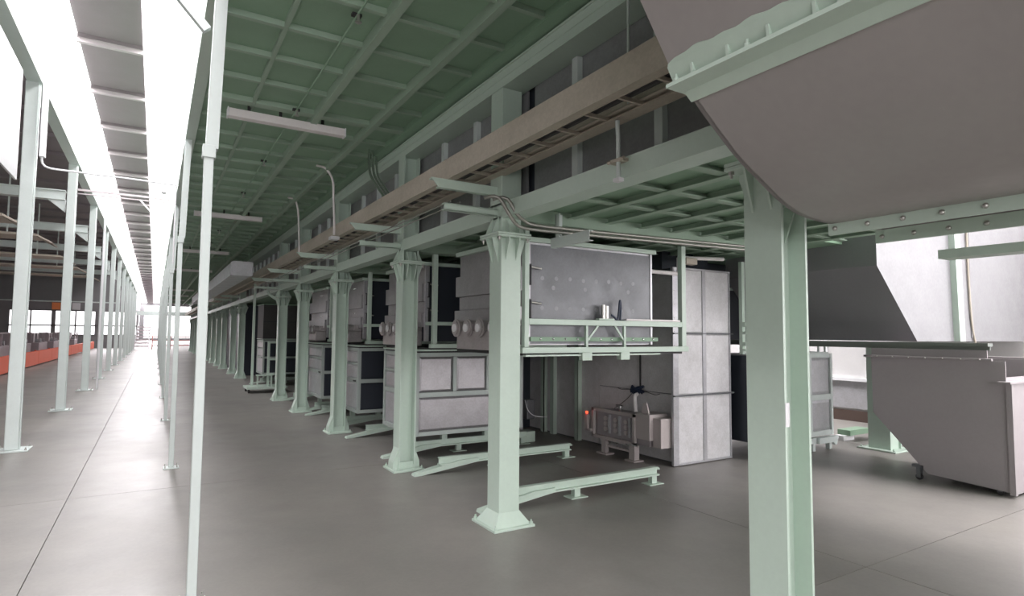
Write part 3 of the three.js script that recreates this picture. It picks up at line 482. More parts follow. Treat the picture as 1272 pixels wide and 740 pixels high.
// ------------------------------------------------------------------ machines
function chamber(zn, label, dark, spots) {                     // steel box on the gantry: X 2.95..4.56
  const x0 = 2.95, x1 = 4.56, y0 = 1.5, y1 = 2.47, zf = zn + 1.38;
  const o = thing('drying_chamber', label, 'machine', [3.75, y0, zn + 0.7], 'upper chambers');
  part('casing', B(x0 + 0.02, x1, y0, y1, zn + 0.012, zf), dark ? MT.navy : MT.galv, o);  // on rear chambers the shade of the gap is put into the colour
  part('front_sheet', B(x0 + 0.05, x1 - 0.02, y0 + 0.01, y1 - 0.02, zn, zn + 0.012), dark ? MT.navy : MT.galvDark, o);  // front darkened in colour as shade, not a different sheet
  part('corner_trim', B(x0 - 0.005, x0 + 0.05, y0, y1, zn - 0.008, zn + 0.03), MT.galv, o);
  part('corner_trim', B(x1 - 0.02, x1 + 0.005, y0, y1, zn - 0.008, zn + 0.03), MT.galv, o);
  part('cornice', [RB(x0 - 0.05, x1 + 0.04, y1, y1 + 0.045, zn - 0.04, zf + 0.02, 0.004)], MT.mint, o);
  for (const [a, b, out] of [[2.24, 2.47, 0], [2.01, 2.24, 0.035], [1.86, 2.01, 0.005], [1.68, 1.86, 0.045]]) {
    const band = part('side_band', B(x0 - out, x0 + 0.02, a + 0.003, b - 0.003, zn + 0.02, zf + (out > 0.02 ? 0.04 : 0)), MT.steel, o);
    if (out < 0.02) part('handle', [rod([x0 - 0.03, (a + b) / 2, zn + 0.35], [x0 - 0.03, (a + b) / 2, zn + 0.5], 0.009, 8), rod([x0 - 0.03, (a + b) / 2, zn + 0.36], [x0, (a + b) / 2, zn + 0.36], 0.007, 6), rod([x0 - 0.03, (a + b) / 2, zn + 0.49], [x0, (a + b) / 2, zn + 0.49], 0.007, 6)], MT.chrome, band);
  }
  for (const y of [2.16, 1.83]) { const l = part('latch', [B(x0 + 0.035, x0 + 0.05, y - 0.1, y + 0.1, zn - 0.03, zn - 0.008), B(x0 + 0.02, x0 + 0.035, y - 0.1, y - 0.09, zn - 0.03, zn), B(x0 + 0.02, x0 + 0.035, y + 0.09, y + 0.1, zn - 0.03, zn)], MT.rubber, o); part('latch_pin', rod([x0 + 0.05, y + 0.07, zn - 0.025], [x0 + 0.16, y + 0.06, zn - 0.03], 0.01, 8), MT.bolt, l); }
  const h = part('port_housing', [RB(2.76, x0 + 0.02, 1.44, 1.63, zn + 0.14, zn + 1.06, 0.008), RB(2.84, x0 + 0.02, 1.63, 1.73, zn + 0.14, zn + 1.06, 0.01)], MT.port, o);
  for (let k = 0; k < 4; k++) { const z = zn + 0.24 + k * 0.265; part('port', [rod([2.72, 1.66, z], [2.86, 1.66, z], 0.075, 18), rod([2.735, 1.66, z], [2.75, 1.66, z], 0.095, 18)], MT.port, h); part('port_cap', rod([2.708, 1.66, z], [2.722, 1.66, z], 0.042, 16), MT.white, h); }
  if (spots) for (const [x, y] of spots) part('weld_spot', (() => { const g = new THREE.SphereGeometry(0.024, 10, 4, 0, Math.PI * 2, 0, Math.PI / 2); g.scale(1, 0.07, 1); g.rotateX(Math.PI / 2); g.translate(x, y, -(zn + 0.0005)); return g; })(), MT.spot, o);
  return o;
}
const spots = []; for (let k = 0; k < 8; k++) spots.push([3.14 + k * 0.165, 2.135 + (k % 3) * 0.004]); for (const x of [3.27, 3.66, 4.23]) spots.push([x, 2.048]); for (let k = 0; k < 8; k++) if (k !== 5) spots.push([3.14 + k * 0.165, 1.85]);
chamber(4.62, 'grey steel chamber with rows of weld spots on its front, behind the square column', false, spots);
const chamber2 = chamber(7.0, 'second steel chamber, shade put into its front colour, with banded steel side behind the third column', true);
dup(chamber2, [0, 0, 2.6], 'third steel chamber, shade put into its front colour, between the third and fourth columns');
dup(chamber2, [0, 0, 5.0], 'fourth steel chamber, shade put into its front colour, between the fourth and fifth columns');
{ const e = thing('equipment_box', 'plain dark grey box on the cabinet behind the post of the wheeled ladder stand', 'machine', [3.5, 1.4, 19.6]);
  part('casing', B(2.76, 4.3, 1.4, 2.42, 18.84, 19.98), MT.galvBlack, e); part('top_edge', B(2.74, 4.3, 2.42, 2.45, 18.82, 19.98), MT.mintDeckShaded, e); part('front_seam', B(2.76, 4.3, 1.9, 1.915, 18.832, 18.84), MT.navy, e); }

{ // gantry of the first machine
  const z = 4.62, g = thing('gantry_frame', 'mint platform frame with two rails before the spotted grey chamber', 'frame', [4, 1.42, 4.65]);
  part('post', RB(2.88, 2.93, 1.4805, 2.585, z - 0.1, z - 0.045, 0.004), MT.mint, g);
  part('post', RB(4.92, 4.985, 1.4805, 2.585, z - 0.1, z - 0.04, 0.004), MT.mint, g);
  part('top_rail', RB(2.93, 4.92, 1.69, 1.745, z - 0.1, z - 0.05, 0.004), MT.mint, g);
  part('bottom_rail', RB(2.86, 5.02, 1.425, 1.48, z - 0.1, z - 0.04, 0.004), MT.mint, g);
  part('floor_plate', B(2.93, 4.98, 1.40, 1.425, z - 0.04, z + 1.4), MT.rubber, g);
  part('under_strip', B(2.90, 4.6, 1.395, 1.41, z - 0.09, z - 0.04), MT.mint, g);
  for (const x of [3.60, 4.09]) { part('mid_post', B(x, x + 0.025, 1.48, 1.69, z - 0.09, z - 0.06), MT.mint, g); part('clamp_block', RB(x - 0.06, x + 0.06, 1.35, 1.43, z - 0.11, z - 0.05, 0.004), MT.mint, g); }
  part('diagonal', bar([3.62, 1.54, z - 0.075], [3.76, 1.69, z - 0.075], 0.015, 0.02), MT.mint, g); part('diagonal', bar([3.98, 1.69, z - 0.075], [4.1, 1.54, z - 0.075], 0.015, 0.02), MT.mint, g);
  const t = thing('bolt_tray', 'dark narrow tray dotted with bright bolts inside the platform frame rails', 'tray', [3.8, 1.53, 4.6]);
  part('tray', B(2.99, 4.62, 1.535, 1.575, z - 0.035, z - 0.012), MT.mintDeckShaded, t); for (let k = 0; k < 11; k++) part('bolt', boltZ(3.1 + k * 0.145, 1.557, z - 0.035, 0.012, 0.012), MT.chrome, t);
  single('shelf_bar', 'flat pale bar lying on the right half of the platform top rail', 'bar', RB(4.12, 4.90, 1.746, 1.766, z - 0.095, z - 0.06, 0.003), MT.lightCase, [4.5, 1.745, 4.55]);
  const c = thing('pneumatic_cylinder', 'small shiny metal cylinder standing on the platform top rail', 'cylinder', [3.86, 1.745, 4.56]);
  part('barrel', [rod([3.835, 1.76, 4.555], [3.835, 1.90, 4.555], 0.022, 12), rod([3.88, 1.76, 4.555], [3.88, 1.89, 4.555], 0.022, 12), rod([3.82, 1.83, 4.55], [3.9, 1.83, 4.55], 0.008, 8)], MT.bolt, c); part('base', RB(3.76, 3.96, 1.746, 1.763, 4.525, 4.58, 0.003), MT.mint, c);
  single('air_hose', 'dark blue hose looping up from the small metal cylinder on the platform rail', 'hose', tube([[3.925, 1.80, 4.535], [3.95, 1.785, 4.53], [4.0, 1.76, 4.53], [4.02, 1.84, 4.53], [4.035, 1.93, 4.535], [4.05, 1.95, 4.54], [4.06, 1.86, 4.545], [4.055, 1.75, 4.55]], 0.011, 40, 7), MT.bluecable, [3.95, 1.75, 4.53]);
}
{ // gantries of the following machines
  const lab = ['mint post and rail frame before the second steel chamber, seen left of the square column', 'mint post and rail frame before the third steel chamber', 'mint post and rail frame before the fourth steel chamber'];
  const g = thing('gantry_frame', lab[0], 'frame', [3.6, 1.42, 6.72], 'rear platform frames');
  part('post', RB(2.93, 2.99, 1.4705, 2.585, 6.7, 6.76, 0.004), MT.mint, g); part('top_rail', RB(2.99, 4.9, 1.70, 1.745, 6.703, 6.75, 0.004), MT.mint, g); part('bottom_rail', RB(2.90, 4.98, 1.42, 1.47, 6.7, 6.76, 0.004), MT.mint, g);
  part('side_rail', B(2.93, 2.97, 1.70, 1.745, 6.76, 6.94), MT.mint, g); part('back_post', B(4.9, 4.96, 1.4705, 2.585, 6.7, 6.76), MT.mint, g); part('floor_plate', B(2.93, 4.96, 1.40, 1.42, 6.76, 8.4), MT.rubber, g);
  dup(g, [0, 0, 2.6], lab[1]); dup(g, [0, 0, 5.0], lab[2]);
}
function cabinet(x0, x1, zn, zf, zb, label, shadedFront, group) {
  const y0 = 0.34, y1 = 1.36, f = 0.05, o = thing('panel_cabinet', label, 'cabinet', [(x0 + x1) / 2, y0, (zn + zf) / 2], group);
  part('core', B(x0 + 0.03, x1 - 0.03, y0 + 0.02, y1 - 0.02, zn + 0.03, zf - 0.03), shadedFront ? MT.navy : MT.galv, o);
  const fm = MT.frameGrey, ym = 0.84;
  for (const [x, z] of [[x0, zn], [x1 - f, zn], [x0, zf - f], [x1 - f, zf - f]]) part('corner_post', RB(x, x + f, y0, y1, z, z + f, 0.004), fm, o);
  for (const [a, b] of [[y0, y0 + f], [ym - 0.03, ym + 0.03], [y1 - f, y1]]) { part('front_rail', RB(x0 + f, x1 - f, a, b, zn, zn + f, 0.004), fm, o); part('side_rail', RB(x0, x0 + f, a, b, zn + f, zf - f, 0.004), fm, o); }
  part('side_rail', RB(x0, x0 + f, 1.09, 1.12, zn + f, zf - f, 0.004), fm, o);
  part('gasket', B(x0 + 0.02, x1 - 0.02, y1, y1 + 0.02, zn + 0.02, zf - 0.02), MT.rubber, o); part('lid', RB(x0 - 0.01, x1 + 0.01, y1 + 0.02, y1 + 0.04, zn - 0.01, zf + 0.01, 0.003), MT.mint, o);
  const n = 3, w = (x1 - x0 - 2 * f) / n;
  if (shadedFront) for (const [a, b] of [[y0 + f, ym - 0.03], [ym + 0.03, y1 - f]]) part('front_panel', dishZ(x0 + f, x1 - f, a, b, zn + 0.028, 0.008, 0.02), MT.navy, o);  // shade between the cabinets is painted into these panels
  else {
    for (let i = 0; i < n; i++) { part('front_panel', dishZ(x0 + f + i * w + (i ? 0.025 : 0), x0 + f + (i + 1) * w - (i < n - 1 ? 0.025 : 0), ym + 0.03, y1 - f, zn + 0.025, 0.014, 0.03), MT.cabPanel, o); if (i) part('front_stile', RB(x0 + f + i * w - 0.025, x0 + f + i * w + 0.025, ym + 0.03, y1 - f, zn, zn + f, 0.004), fm, o); }
    part('front_panel', dishZ(x0 + f, x1 - f, y0 + f, ym - 0.03, zn + 0.025, 0.014, 0.03), MT.cabPanel, o);
  }
  for (const [a, b] of [[y0 + f, ym - 0.03], [ym + 0.03, 1.09], [1.12, y1 - f]]) part('side_panel', dishX(zn + f, zf - f, a, b, x0 + 0.025, 0.012, 0.03), MT.galv, o);
  for (const x of [2.95, 3.4, 4.05]) part('skid_block', RB(x - 0.04, x + 0.04, 0.178, y0, zb - 0.035, zb + 0.035, 0.004), MT.mint, o);
  part('clip', [B(x0 - 0.02, x0, ym - 0.01, ym + 0.01, zn + 0.1, zn + 0.2)], MT.rubber, o);
  return o;
}
cabinet(2.75, 4.3, 6.79, 7.97, 7.36, 'pale steel panelled cabinet standing between the square column and the third column', false);
const cab2 = cabinet(2.75, 4.3, 9.17, 10.4, 10.1, 'mint framed cabinet with shade coloured front panels just left of the third column', true);
dup(cab2, [0, 0, 2.34], 'mint framed cabinet with shade coloured front panels between the fourth and fifth columns');
dup(cab2, [0.02, 0, 9.65], 'mint framed cabinet behind the post of the wheeled ladder stand');

// floor rails
function floorRail(z, x1, label) {
  const o = thing('floor_rail', label, 'rail', [3.6, 0, z], 'floor rails');
  part('rail', [B(2.85, x1, 0.09, 0.105, z - 0.045, z + 0.045), B(2.85, x1, 0.105, 0.175, z - 0.006, z + 0.006), B(2.85, x1, 0.165, 0.178, z - 0.03, z + 0.03)], MT.mint, o);
  for (const x of [3.62, x1 - 0.06]) { const f = part('foot', B(x - 0.035, x + 0.035, 0.01, 0.09, z - 0.03, z + 0.03), MT.mint, o); part('foot_plate', RB(x - 0.1, x + 0.1, 0, 0.01, z - 0.07, z + 0.07, 0.002), MT.mint, f); }
  part('ramp', prism('z', [[2.54, 0], [2.62, 0.0], [3.35, 0.09], [3.35, 0.13], [3.1, 0.125], [2.55, 0.025]], z - 0.04, z + 0.06), MT.mint, o);
  part('stop_pin', rod([x1, 0.15, z], [x1 + 0.04, 0.15, z], 0.012, 8), MT.mint, o);
  return o;
}
const railLab = ['nearest mint floor rail with a ramped left end, running right from the square column foot', 'second mint floor rail, ending in the open bay behind the first', 'third mint floor rail, under the pale steel cabinet', 'fourth mint floor rail, left of the third column foot', 'fifth mint floor rail, under the second cabinet', 'sixth mint floor rail, left of the fourth column foot', 'seventh mint floor rail counted away from the camera', 'eighth mint floor rail counted away from the camera', 'mint floor rail under the cabinet behind the ladder stand'];
const rail0 = floorRail(4.72, 4.72, railLab[0]);
[6.29, 7.36, 9.02, 10.1, 11.83, 12.44, 14.6, 19.75].forEach((z, k) => dup(rail0, [0, 0, z - 4.72], railLab[k + 1]));

// oven block at the end of the first bay, with its burner
{
  const o = thing('oven_block', 'tall grey sheet metal oven block with a pale panelled front, right of the open bay', 'machine', [6.05, 0, 6.9]);
  part('body', B(5.62, 6.5, 0.0, 2.40, 5.21, 8.6), MT.galvDark, o);
  part('side_panel', B(5.6, 5.62, 0.02, 0.855, 5.21, 6.74), MT.sideSheet, o); part('side_panel', B(5.6, 5.62, 0.865, 2.40, 5.21, 6.74), MT.sideSheet, o); part('side_panel', B(5.6, 5.62, 0.02, 2.40, 6.745, 8.6), MT.sideSheet, o);
  for (const [a, b] of [[5.55, 5.99], [6.05, 6.50]]) for (const [c, d] of [[0.03, 0.845], [0.865, 1.615], [1.635, 2.43]]) part('front_panel', dishZ(a, b, c, d, 5.175, 0.006, 0.012), MT.palePanel, o);
  part('front_stile', B(5.99, 6.05, 0.03, 2.43, 5.16, 5.2), MT.galv, o);
  for (const y of [0.855, 1.625]) part('front_seam', B(5.46, 6.56, y - 0.008, y + 0.008, 5.14, 5.18), MT.galvDark, o);
  part('front_frame', [B(5.46, 5.55, 0.01, 2.45, 5.165, 5.2), B(6.50, 6.515, 0.01, 2.43, 5.155, 5.2), B(5.55, 6.5, 0.01, 0.03, 5.16, 5.2), B(5.55, 6.515, 2.43, 2.45, 5.15, 5.25)], MT.galv, o);
  for (let k = 0; k < 14; k++) part('rivet', boltZ(5.485, 0.12 + k * 0.17, 5.165, 0.008, 0.006), MT.bolt, o);
  for (const z of [7.2, 7.85, 8.12]) part('stud', [B(5.53, 5.6, 0.0, 2.40, z - 0.045, z - 0.03), B(5.53, 5.545, 0, 2.40, z - 0.045, z + 0.045)], MT.mint, o);
  part('top_pipe', [rod([4.7, 2.36, 5.1], [5.5, 2.36, 5.1], 0.025, 10), rod([5.5, 2.36, 5.1], [5.5, 2.56, 5.1], 0.025, 10), rod([5.5, 2.56, 5.1], [6.2, 2.58, 5.0], 0.025, 10)], MT.lightCase, o);
  part('top_light_block', B(5.62, 6.5, 2.46, 2.70, 5.5, 6.55), MT.navy, o); part('top_plate', B(5.62, 6.5, 2.40, 2.46, 5.3, 8.6), MT.navy, o);  // dark block over the oven is added to stop a bright leak
  part('top_valve', RB(5.55, 5.75, 2.48, 2.56, 5.02, 5.12, 0.01), MT.tray, o);
  const b = thing('burner_unit', 'slotted metal burner box on two short legs in the open bay, with a red light', 'machine', [5.3, 0, 6]);
  part('frame', [B(5.22, 5.26, 0.56, 0.60, 5.6, 6.45), B(5.22, 5.26, 0.20, 0.24, 5.6, 6.45), B(5.22, 5.26, 0.20, 0.60, 6.41, 6.45), B(5.22, 5.26, 0.20, 0.60, 5.6, 5.64)], MT.burnerGrey, b);
  part('case', B(5.29, 5.58, 0.22, 0.57, 5.4, 6.42), MT.binGrey, b);
  for (const z of [5.72, 5.92, 6.12]) { part('slot', [B(5.262, 5.292, 0.28, 0.53, z, z + 0.035)], MT.galv, b); part('coil', [0.33, 0.40, 0.47].map((y) => rod([5.265, y, z + 0.1], [5.29, y, z + 0.1], 0.03, 10)), MT.burnerGrey, b); }
  part('end_box', [RB(5.24, 5.55, 0.30, 0.62, 5.35, 5.6, 0.01), RB(5.3, 5.58, 0.22, 0.58, 5.22, 5.36, 0.01)], MT.burnerGrey, b);
  part('bracket', prism('x', [[5.4, 0.6], [5.55, 0.6], [5.5, 0.75], [5.45, 0.76]], 5.28, 5.3), MT.burnerGrey, b);
  part('leg', [B(5.2, 5.34, 0, 0.02, 6.12, 6.32), B(5.24, 5.30, 0, 0.2, 6.18, 6.26)], MT.burnerGrey, b); part('leg', [B(5.24, 5.32, 0, 0.2, 5.62, 5.72), B(5.2, 5.36, 0, 0.02, 5.58, 5.76)], MT.burnerGrey, b);
  part('cross_strut', B(5.26, 5.28, 0.1, 0.13, 5.72, 6.18), MT.burnerGrey, b);
  part('rod', [rod([5.22, 0.21, 5.55], [5.22, 0.21, 5.75], 0.01, 6), rod([5.22, 0.19, 5.9], [5.22, 0.19, 6.1], 0.01, 6)], MT.chrome, b);
  part('valve', [rod([5.35, 0.57, 6.0], [5.35, 0.66, 6.0], 0.015, 8), rod([5.35, 0.66, 5.95], [5.35, 0.66, 6.08], 0.012, 8)], MT.chrome, b);
  const lp = part('signal_post', [B(5.20, 5.24, 0.27, 0.49, 6.52, 6.58), B(5.2, 5.24, 0.27, 0.3, 6.45, 6.55)], MT.burnerGrey, b); part('signal_lamp', RB(5.207, 5.233, 0.50, 0.534, 6.535, 6.57, 0.006), MT.redlamp, lp);
  const pl = new THREE.PointLight(0xff2a10, 0.012, 2); pl.name = 'signal_lamp_light'; pl.position.set(5.19, 0.525, -6.55); pl.castShadow = true; scene.add(pl);
  const cb = thing('cable_bundle', 'messy black cable bundle on the oven side wall above the burner box', 'cable', [5.55, 0.8, 5.87]);
  const loops = []; for (let k = 0; k < 9; k++) { const a = k * 0.7; loops.push(tube([[5.56, 0.9, 5.9], [5.53, 0.88 + 0.05 * Math.sin(a), 5.82 + 0.08 * Math.cos(a * 1.7)], [5.52, 0.85 + 0.03 * Math.cos(a), 5.9 + 0.09 * Math.sin(a)], [5.54, 0.92 - 0.02 * k % 0.06, 5.98]], 0.012, 16, 6)); }
  part('coil', loops, MT.bluecable, cb); part('rising_cable', [rod([5.585, 0.9, 5.87], [5.585, 1.4, 5.87], 0.012, 6)], MT.cable, cb);
  part('branch_cable', [tube([[5.57, 0.88, 5.85], [5.57, 0.83, 5.6], [5.57, 0.85, 5.5]], 0.004, 12, 5), tube([[5.57, 0.88, 5.9], [5.57, 0.85, 6.2], [5.57, 0.86, 6.3]], 0.004, 12, 5), tube([[5.56, 0.86, 5.95], [5.54, 0.72, 6.1], [5.5, 0.58, 6.3]], 0.004, 12, 5)], MT.cable, cb);
  single('flexible_hose', 'pale ribbed hose bending from the cable bundle down to the burner box', 'hose', tube([[5.5, 0.82, 5.84], [5.44, 0.8, 5.82], [5.42, 0.72, 5.8], [5.4, 0.6, 5.76]], 0.026, 16, 8), MT.lightCase, [5.45, 0.6, 5.8]);
  // behind the first bay
  const p2 = thing('rear_shade_sheet', 'added dark sheet keeping the back of the open bay in shade', 'panel', [4.9, 0, 8.65]); part('sheet', B(4.32, 5.6, 0.0, 1.4, 8.6, 8.63), MT.navy, p2);  // added so the space behind the bay stays dark
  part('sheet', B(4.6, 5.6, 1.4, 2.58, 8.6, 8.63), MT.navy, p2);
  part('sheet', B(2.72, 6.52, 0, 2.58, 23.6, 23.63), MT.navy, thing('cross_shade_sheet', 'added dark sheet blocking light across the machine row beyond the ladder stand', 'panel', [4.6, 0, 23.6]));  // added to darken the view between the distant columns
  const bp = thing('pipe_stand', 'thin blue grey post with a small box at the left side of the open bay', 'post', [4.83, 0, 7.66]); part('post', B(4.8, 4.85, 0.02, 1.4, 7.64, 7.69), MT.galv, bp); part('foot', RB(4.7, 4.92, 0, 0.16, 7.4, 7.6, 0.01), MT.mint, bp); part('gauge_box', RB(4.9, 5.05, 0.3, 0.6, 7.6, 7.75, 0.02), MT.galvDark, bp);
  single('white_cable', 'white cable looping down from the thin post at the left side of the open bay', 'cable', tube([[4.86, 0.6, 7.6], [4.9, 0.45, 7.58], [5.0, 0.36, 7.55], [5.2, 0.33, 7.5]], 0.007, 16, 6), MT.white, [4.9, 0.35, 7.58]);
  const bk = thing('rear_light_block', 'added dark sheet blocking light behind the row of machines', 'panel', [6.55, 0, 30]); part('sheet', B(6.53, 6.58, 0, 2.69, 8.7, 57), MT.navy, bk);  // added to keep light of the right aisle out of the bays
  part('sheet', B(2.85, 2.88, 0, 2.58, 23.8, 57), MT.navy, thing('side_light_block', 'added dark sheet blocking light right behind the dense row of distant mint columns', 'panel', [2.86, 0, 40]));  // added to stop light leaking between the far columns
}

// wheeled ladder stand past the sixth column
{
  const s = thing('ladder_stand', 'mint wheeled platform stand with a tall post and a small step, beyond the sixth column', 'stand', [2.45, 0, 17]);
  part('deck', RB(2.1, 3.1, 0.1, 0.16, 16.7, 17.5, 0.006), MT.mint, s); part('post', B(2.24, 2.30, 0.16, 2.9, 17.1, 17.16), MT.mint, s);
  for (const [x, z] of [[2.14, 16.8], [2.14, 17.4], [3.0, 16.8], [3.0, 17.4]]) part('caster', rod([x, 0.05, z], [x + 0.04, 0.05, z], 0.05, 12), MT.rubber, s);
  part('step', [B(2.34, 2.38, 0.16, 0.44, 16.75, 16.79), B(2.34, 2.72, 0.44, 0.47, 16.75, 17.0), B(2.68, 2.72, 0.16, 0.44, 16.75, 16.79)], MT.mint, s);
  part('guard_frame', [B(2.6, 2.66, 0.16, 1.35, 16.85, 16.9), B(2.66, 3.05, 1.3, 1.35, 16.85, 16.9), B(2.66, 3.05, 0.85, 0.9, 16.85, 16.9), B(2.66, 3.05, 0.45, 0.5, 16.85, 16.9), B(3.0, 3.06, 0.16, 1.35, 16.85, 16.9)], MT.mint, s);
}

// ------------------------------------------------------------------ hopper at upper right
{
  const z1 = 1.4475, z0 = -1.6, h = thing('hopper', 'large grey sheet metal hopper with mint bolted flanges hanging at the upper right', 'hopper', [2.0, 2.05, 0]);
  const t = 0.01, body = [[1.62, 2.476], [1.682, 2.423], [1.768, 2.358], [1.881, 2.278], [2.0, 2.214], [2.126, 2.15], [2.231, 2.112], [2.32, 2.098], [2.41, 2.091], [2.5, 2.09]];
  // smooth curved lower sheet
  const lower = new THREE.CatmullRomCurve3(body.map(([x, y]) => new THREE.Vector3(x, y, 0))).getPoints(40).map((p) => [p.x, p.y]);
  const shell = (pts) => { const v = [], idx = []; const n = pts.length; for (const [x, y] of pts) v.push(x, y, -z0, x, y, -z1); for (let i = 0; i + 1 < n; i++) { const a = 2 * i; idx.push(a, a + 2, a + 1, a + 2, a + 3, a + 1); } const g = new THREE.BufferGeometry(); g.setAttribute('position', new THREE.Float32BufferAttribute(v, 3)); g.setAttribute('uv', new THREE.Float32BufferAttribute(new Float32Array(n * 4), 2)); g.setIndex(idx); g.computeVertexNormals(); return g; };
  part('lower_sheet', [shell(lower), prism('z', [...lower, ...lower.slice().reverse().map(([x, y]) => [x + 0.006, y + 0.008])], z1 - 0.004, z1)], MT.hopper, h);
  part('upper_sheet', prism('z', [[1.55, 2.516], [1.0, 3.304], [1.0, 3.6], [1.02, 3.6], [1.02, 3.31], [1.568, 2.526]], z0, z1), MT.hopper, h);
  part('far_sheet', prism('z', [[2.90, 2.09], [4.6, 2.75], [4.6, 3.6], [4.58, 3.6], [4.58, 2.77], [2.885, 2.11]], z0, z1), MT.hopper, h);
  part('end_sheet', prism('z', [[1.005, 3.305], [1.56, 2.52], [1.63, 2.478], ...lower.slice(2), [2.885, 2.1], [4.58, 2.76], [4.58, 3.59], [1.005, 3.59]], z1 - 0.02, z1 - 0.006), MT.hopper, h);
  part('end_sheet', prism('z', [[1.005, 3.305], [1.56, 2.52], [1.63, 2.478], ...lower.slice(2), [2.885, 2.1], [4.58, 2.76], [4.58, 3.59], [1.005, 3.59]], z0, z0 + 0.014), MT.hopper, h);
  part('top_sheet', B(1.0, 4.6, 3.59, 3.61, z0, z1), MT.hopper, h);
  // upper flange: an angle whose leaf stands out, with ribs
  const fl = part('upper_flange', [prism('z', [[1.517, 2.474], [1.66, 2.474], [1.66, 2.488], [1.517, 2.488]], z0, z1 + 0.01), prism('z', [[1.548, 2.488], [1.565, 2.488], [1.528, 2.555], [1.512, 2.547]], z0, z1), prism('z', [[1.598, 2.474], [1.645, 2.474], [1.648, 2.452], [1.634, 2.446]], z0, z1)], MT.mint, h);
  for (let k = 0; k < 20; k++) { const z = z1 - 0.1 - k * 0.145; part('flange_rib', prism('z', [[1.525, 2.488], [1.55, 2.488], [1.53, 2.525], [1.52, 2.526]], z - 0.005, z + 0.005), MT.mint, fl); if (k % 2 === 0) part('bolt', boltUp(1.53, 2.488, z + 0.075, 0.01, 0.028), MT.mint, fl); }
  { const L = z1 - z0, sh = new THREE.Shape(); sh.moveTo(0, 0); sh.lineTo(L, 0);           // rough smear of sealant along the flange, cut by hand
    for (let k = 0; k <= 150; k++) { const q = L * (1 - k / 150); sh.lineTo(q, 0.02 + 0.008 * Math.sin(q * 9.1) + 0.004 * Math.sin(q * 23.7 + 1) + 0.003 * Math.sin(q * 61) - (q > L - 0.3 ? 0.012 * (q - L + 0.3) / 0.3 : 0)); }
    const g = new THREE.ExtrudeGeometry(sh, { depth: 0.009, bevelEnabled: false }), up = new THREE.Vector3(-0.572, 0.82, 0), ex = new THREE.Vector3(0, 0, -1), nz = new THREE.Vector3().crossVectors(ex, up);
    g.applyMatrix4(new THREE.Matrix4().makeBasis(ex, up, nz).setPosition(1.518 + 0.0 * L, 2.549, -z0)); part('sealant', g, MT.mint, fl); }
  // lower outlet flanges
  const l1 = part('outlet_flange', [B(2.50, 2.513, 2.04, 2.10, z0, z1 + 0.01), B(2.50, 2.56, 2.095, 2.104, z0, z1 + 0.01)], MT.mint, h);
  for (let k = 0; k < 22; k++) part('bolt', boltX(2.50, 2.068, z1 - 0.02 - k * 0.135, 0.011, 0.012), MT.bolt, l1);
  const l2 = part('outlet_flange', [B(2.885, 2.90, 2.04, 2.10, z0, z1 + 0.01)], MT.mint, h);
  for (let k = 0; k < 22; k++) part('bolt', boltX(2.885, 2.068, z1 - 0.02 - k * 0.135, 0.011, 0.012), MT.bolt, l2);
  part('outlet_lip', B(2.513, 2.885, 2.12, 2.135, z0, z1), MT.hopper, h);
  single('hopper_support_beam', 'mint bearing beam below the hopper outlet at the right edge of the photo', 'beam', [B(3.475, 3.6, 2.01, 2.055, -1.6, z1)], MT.mint, [3.5, 2.01, 0]);
  single('support_bracket', 'small mint bracket under the bearing beam at the right edge of the photo', 'bracket', [prism('z', [[3.49, 2.01], [3.62, 2.01], [3.62, 1.93], [3.56, 1.95]], 0.95, 1.0), B(3.55, 3.62, 1.9, 2.01, 0.9, 1.06)], MT.mint, [3.55, 1.9, 1]);
}

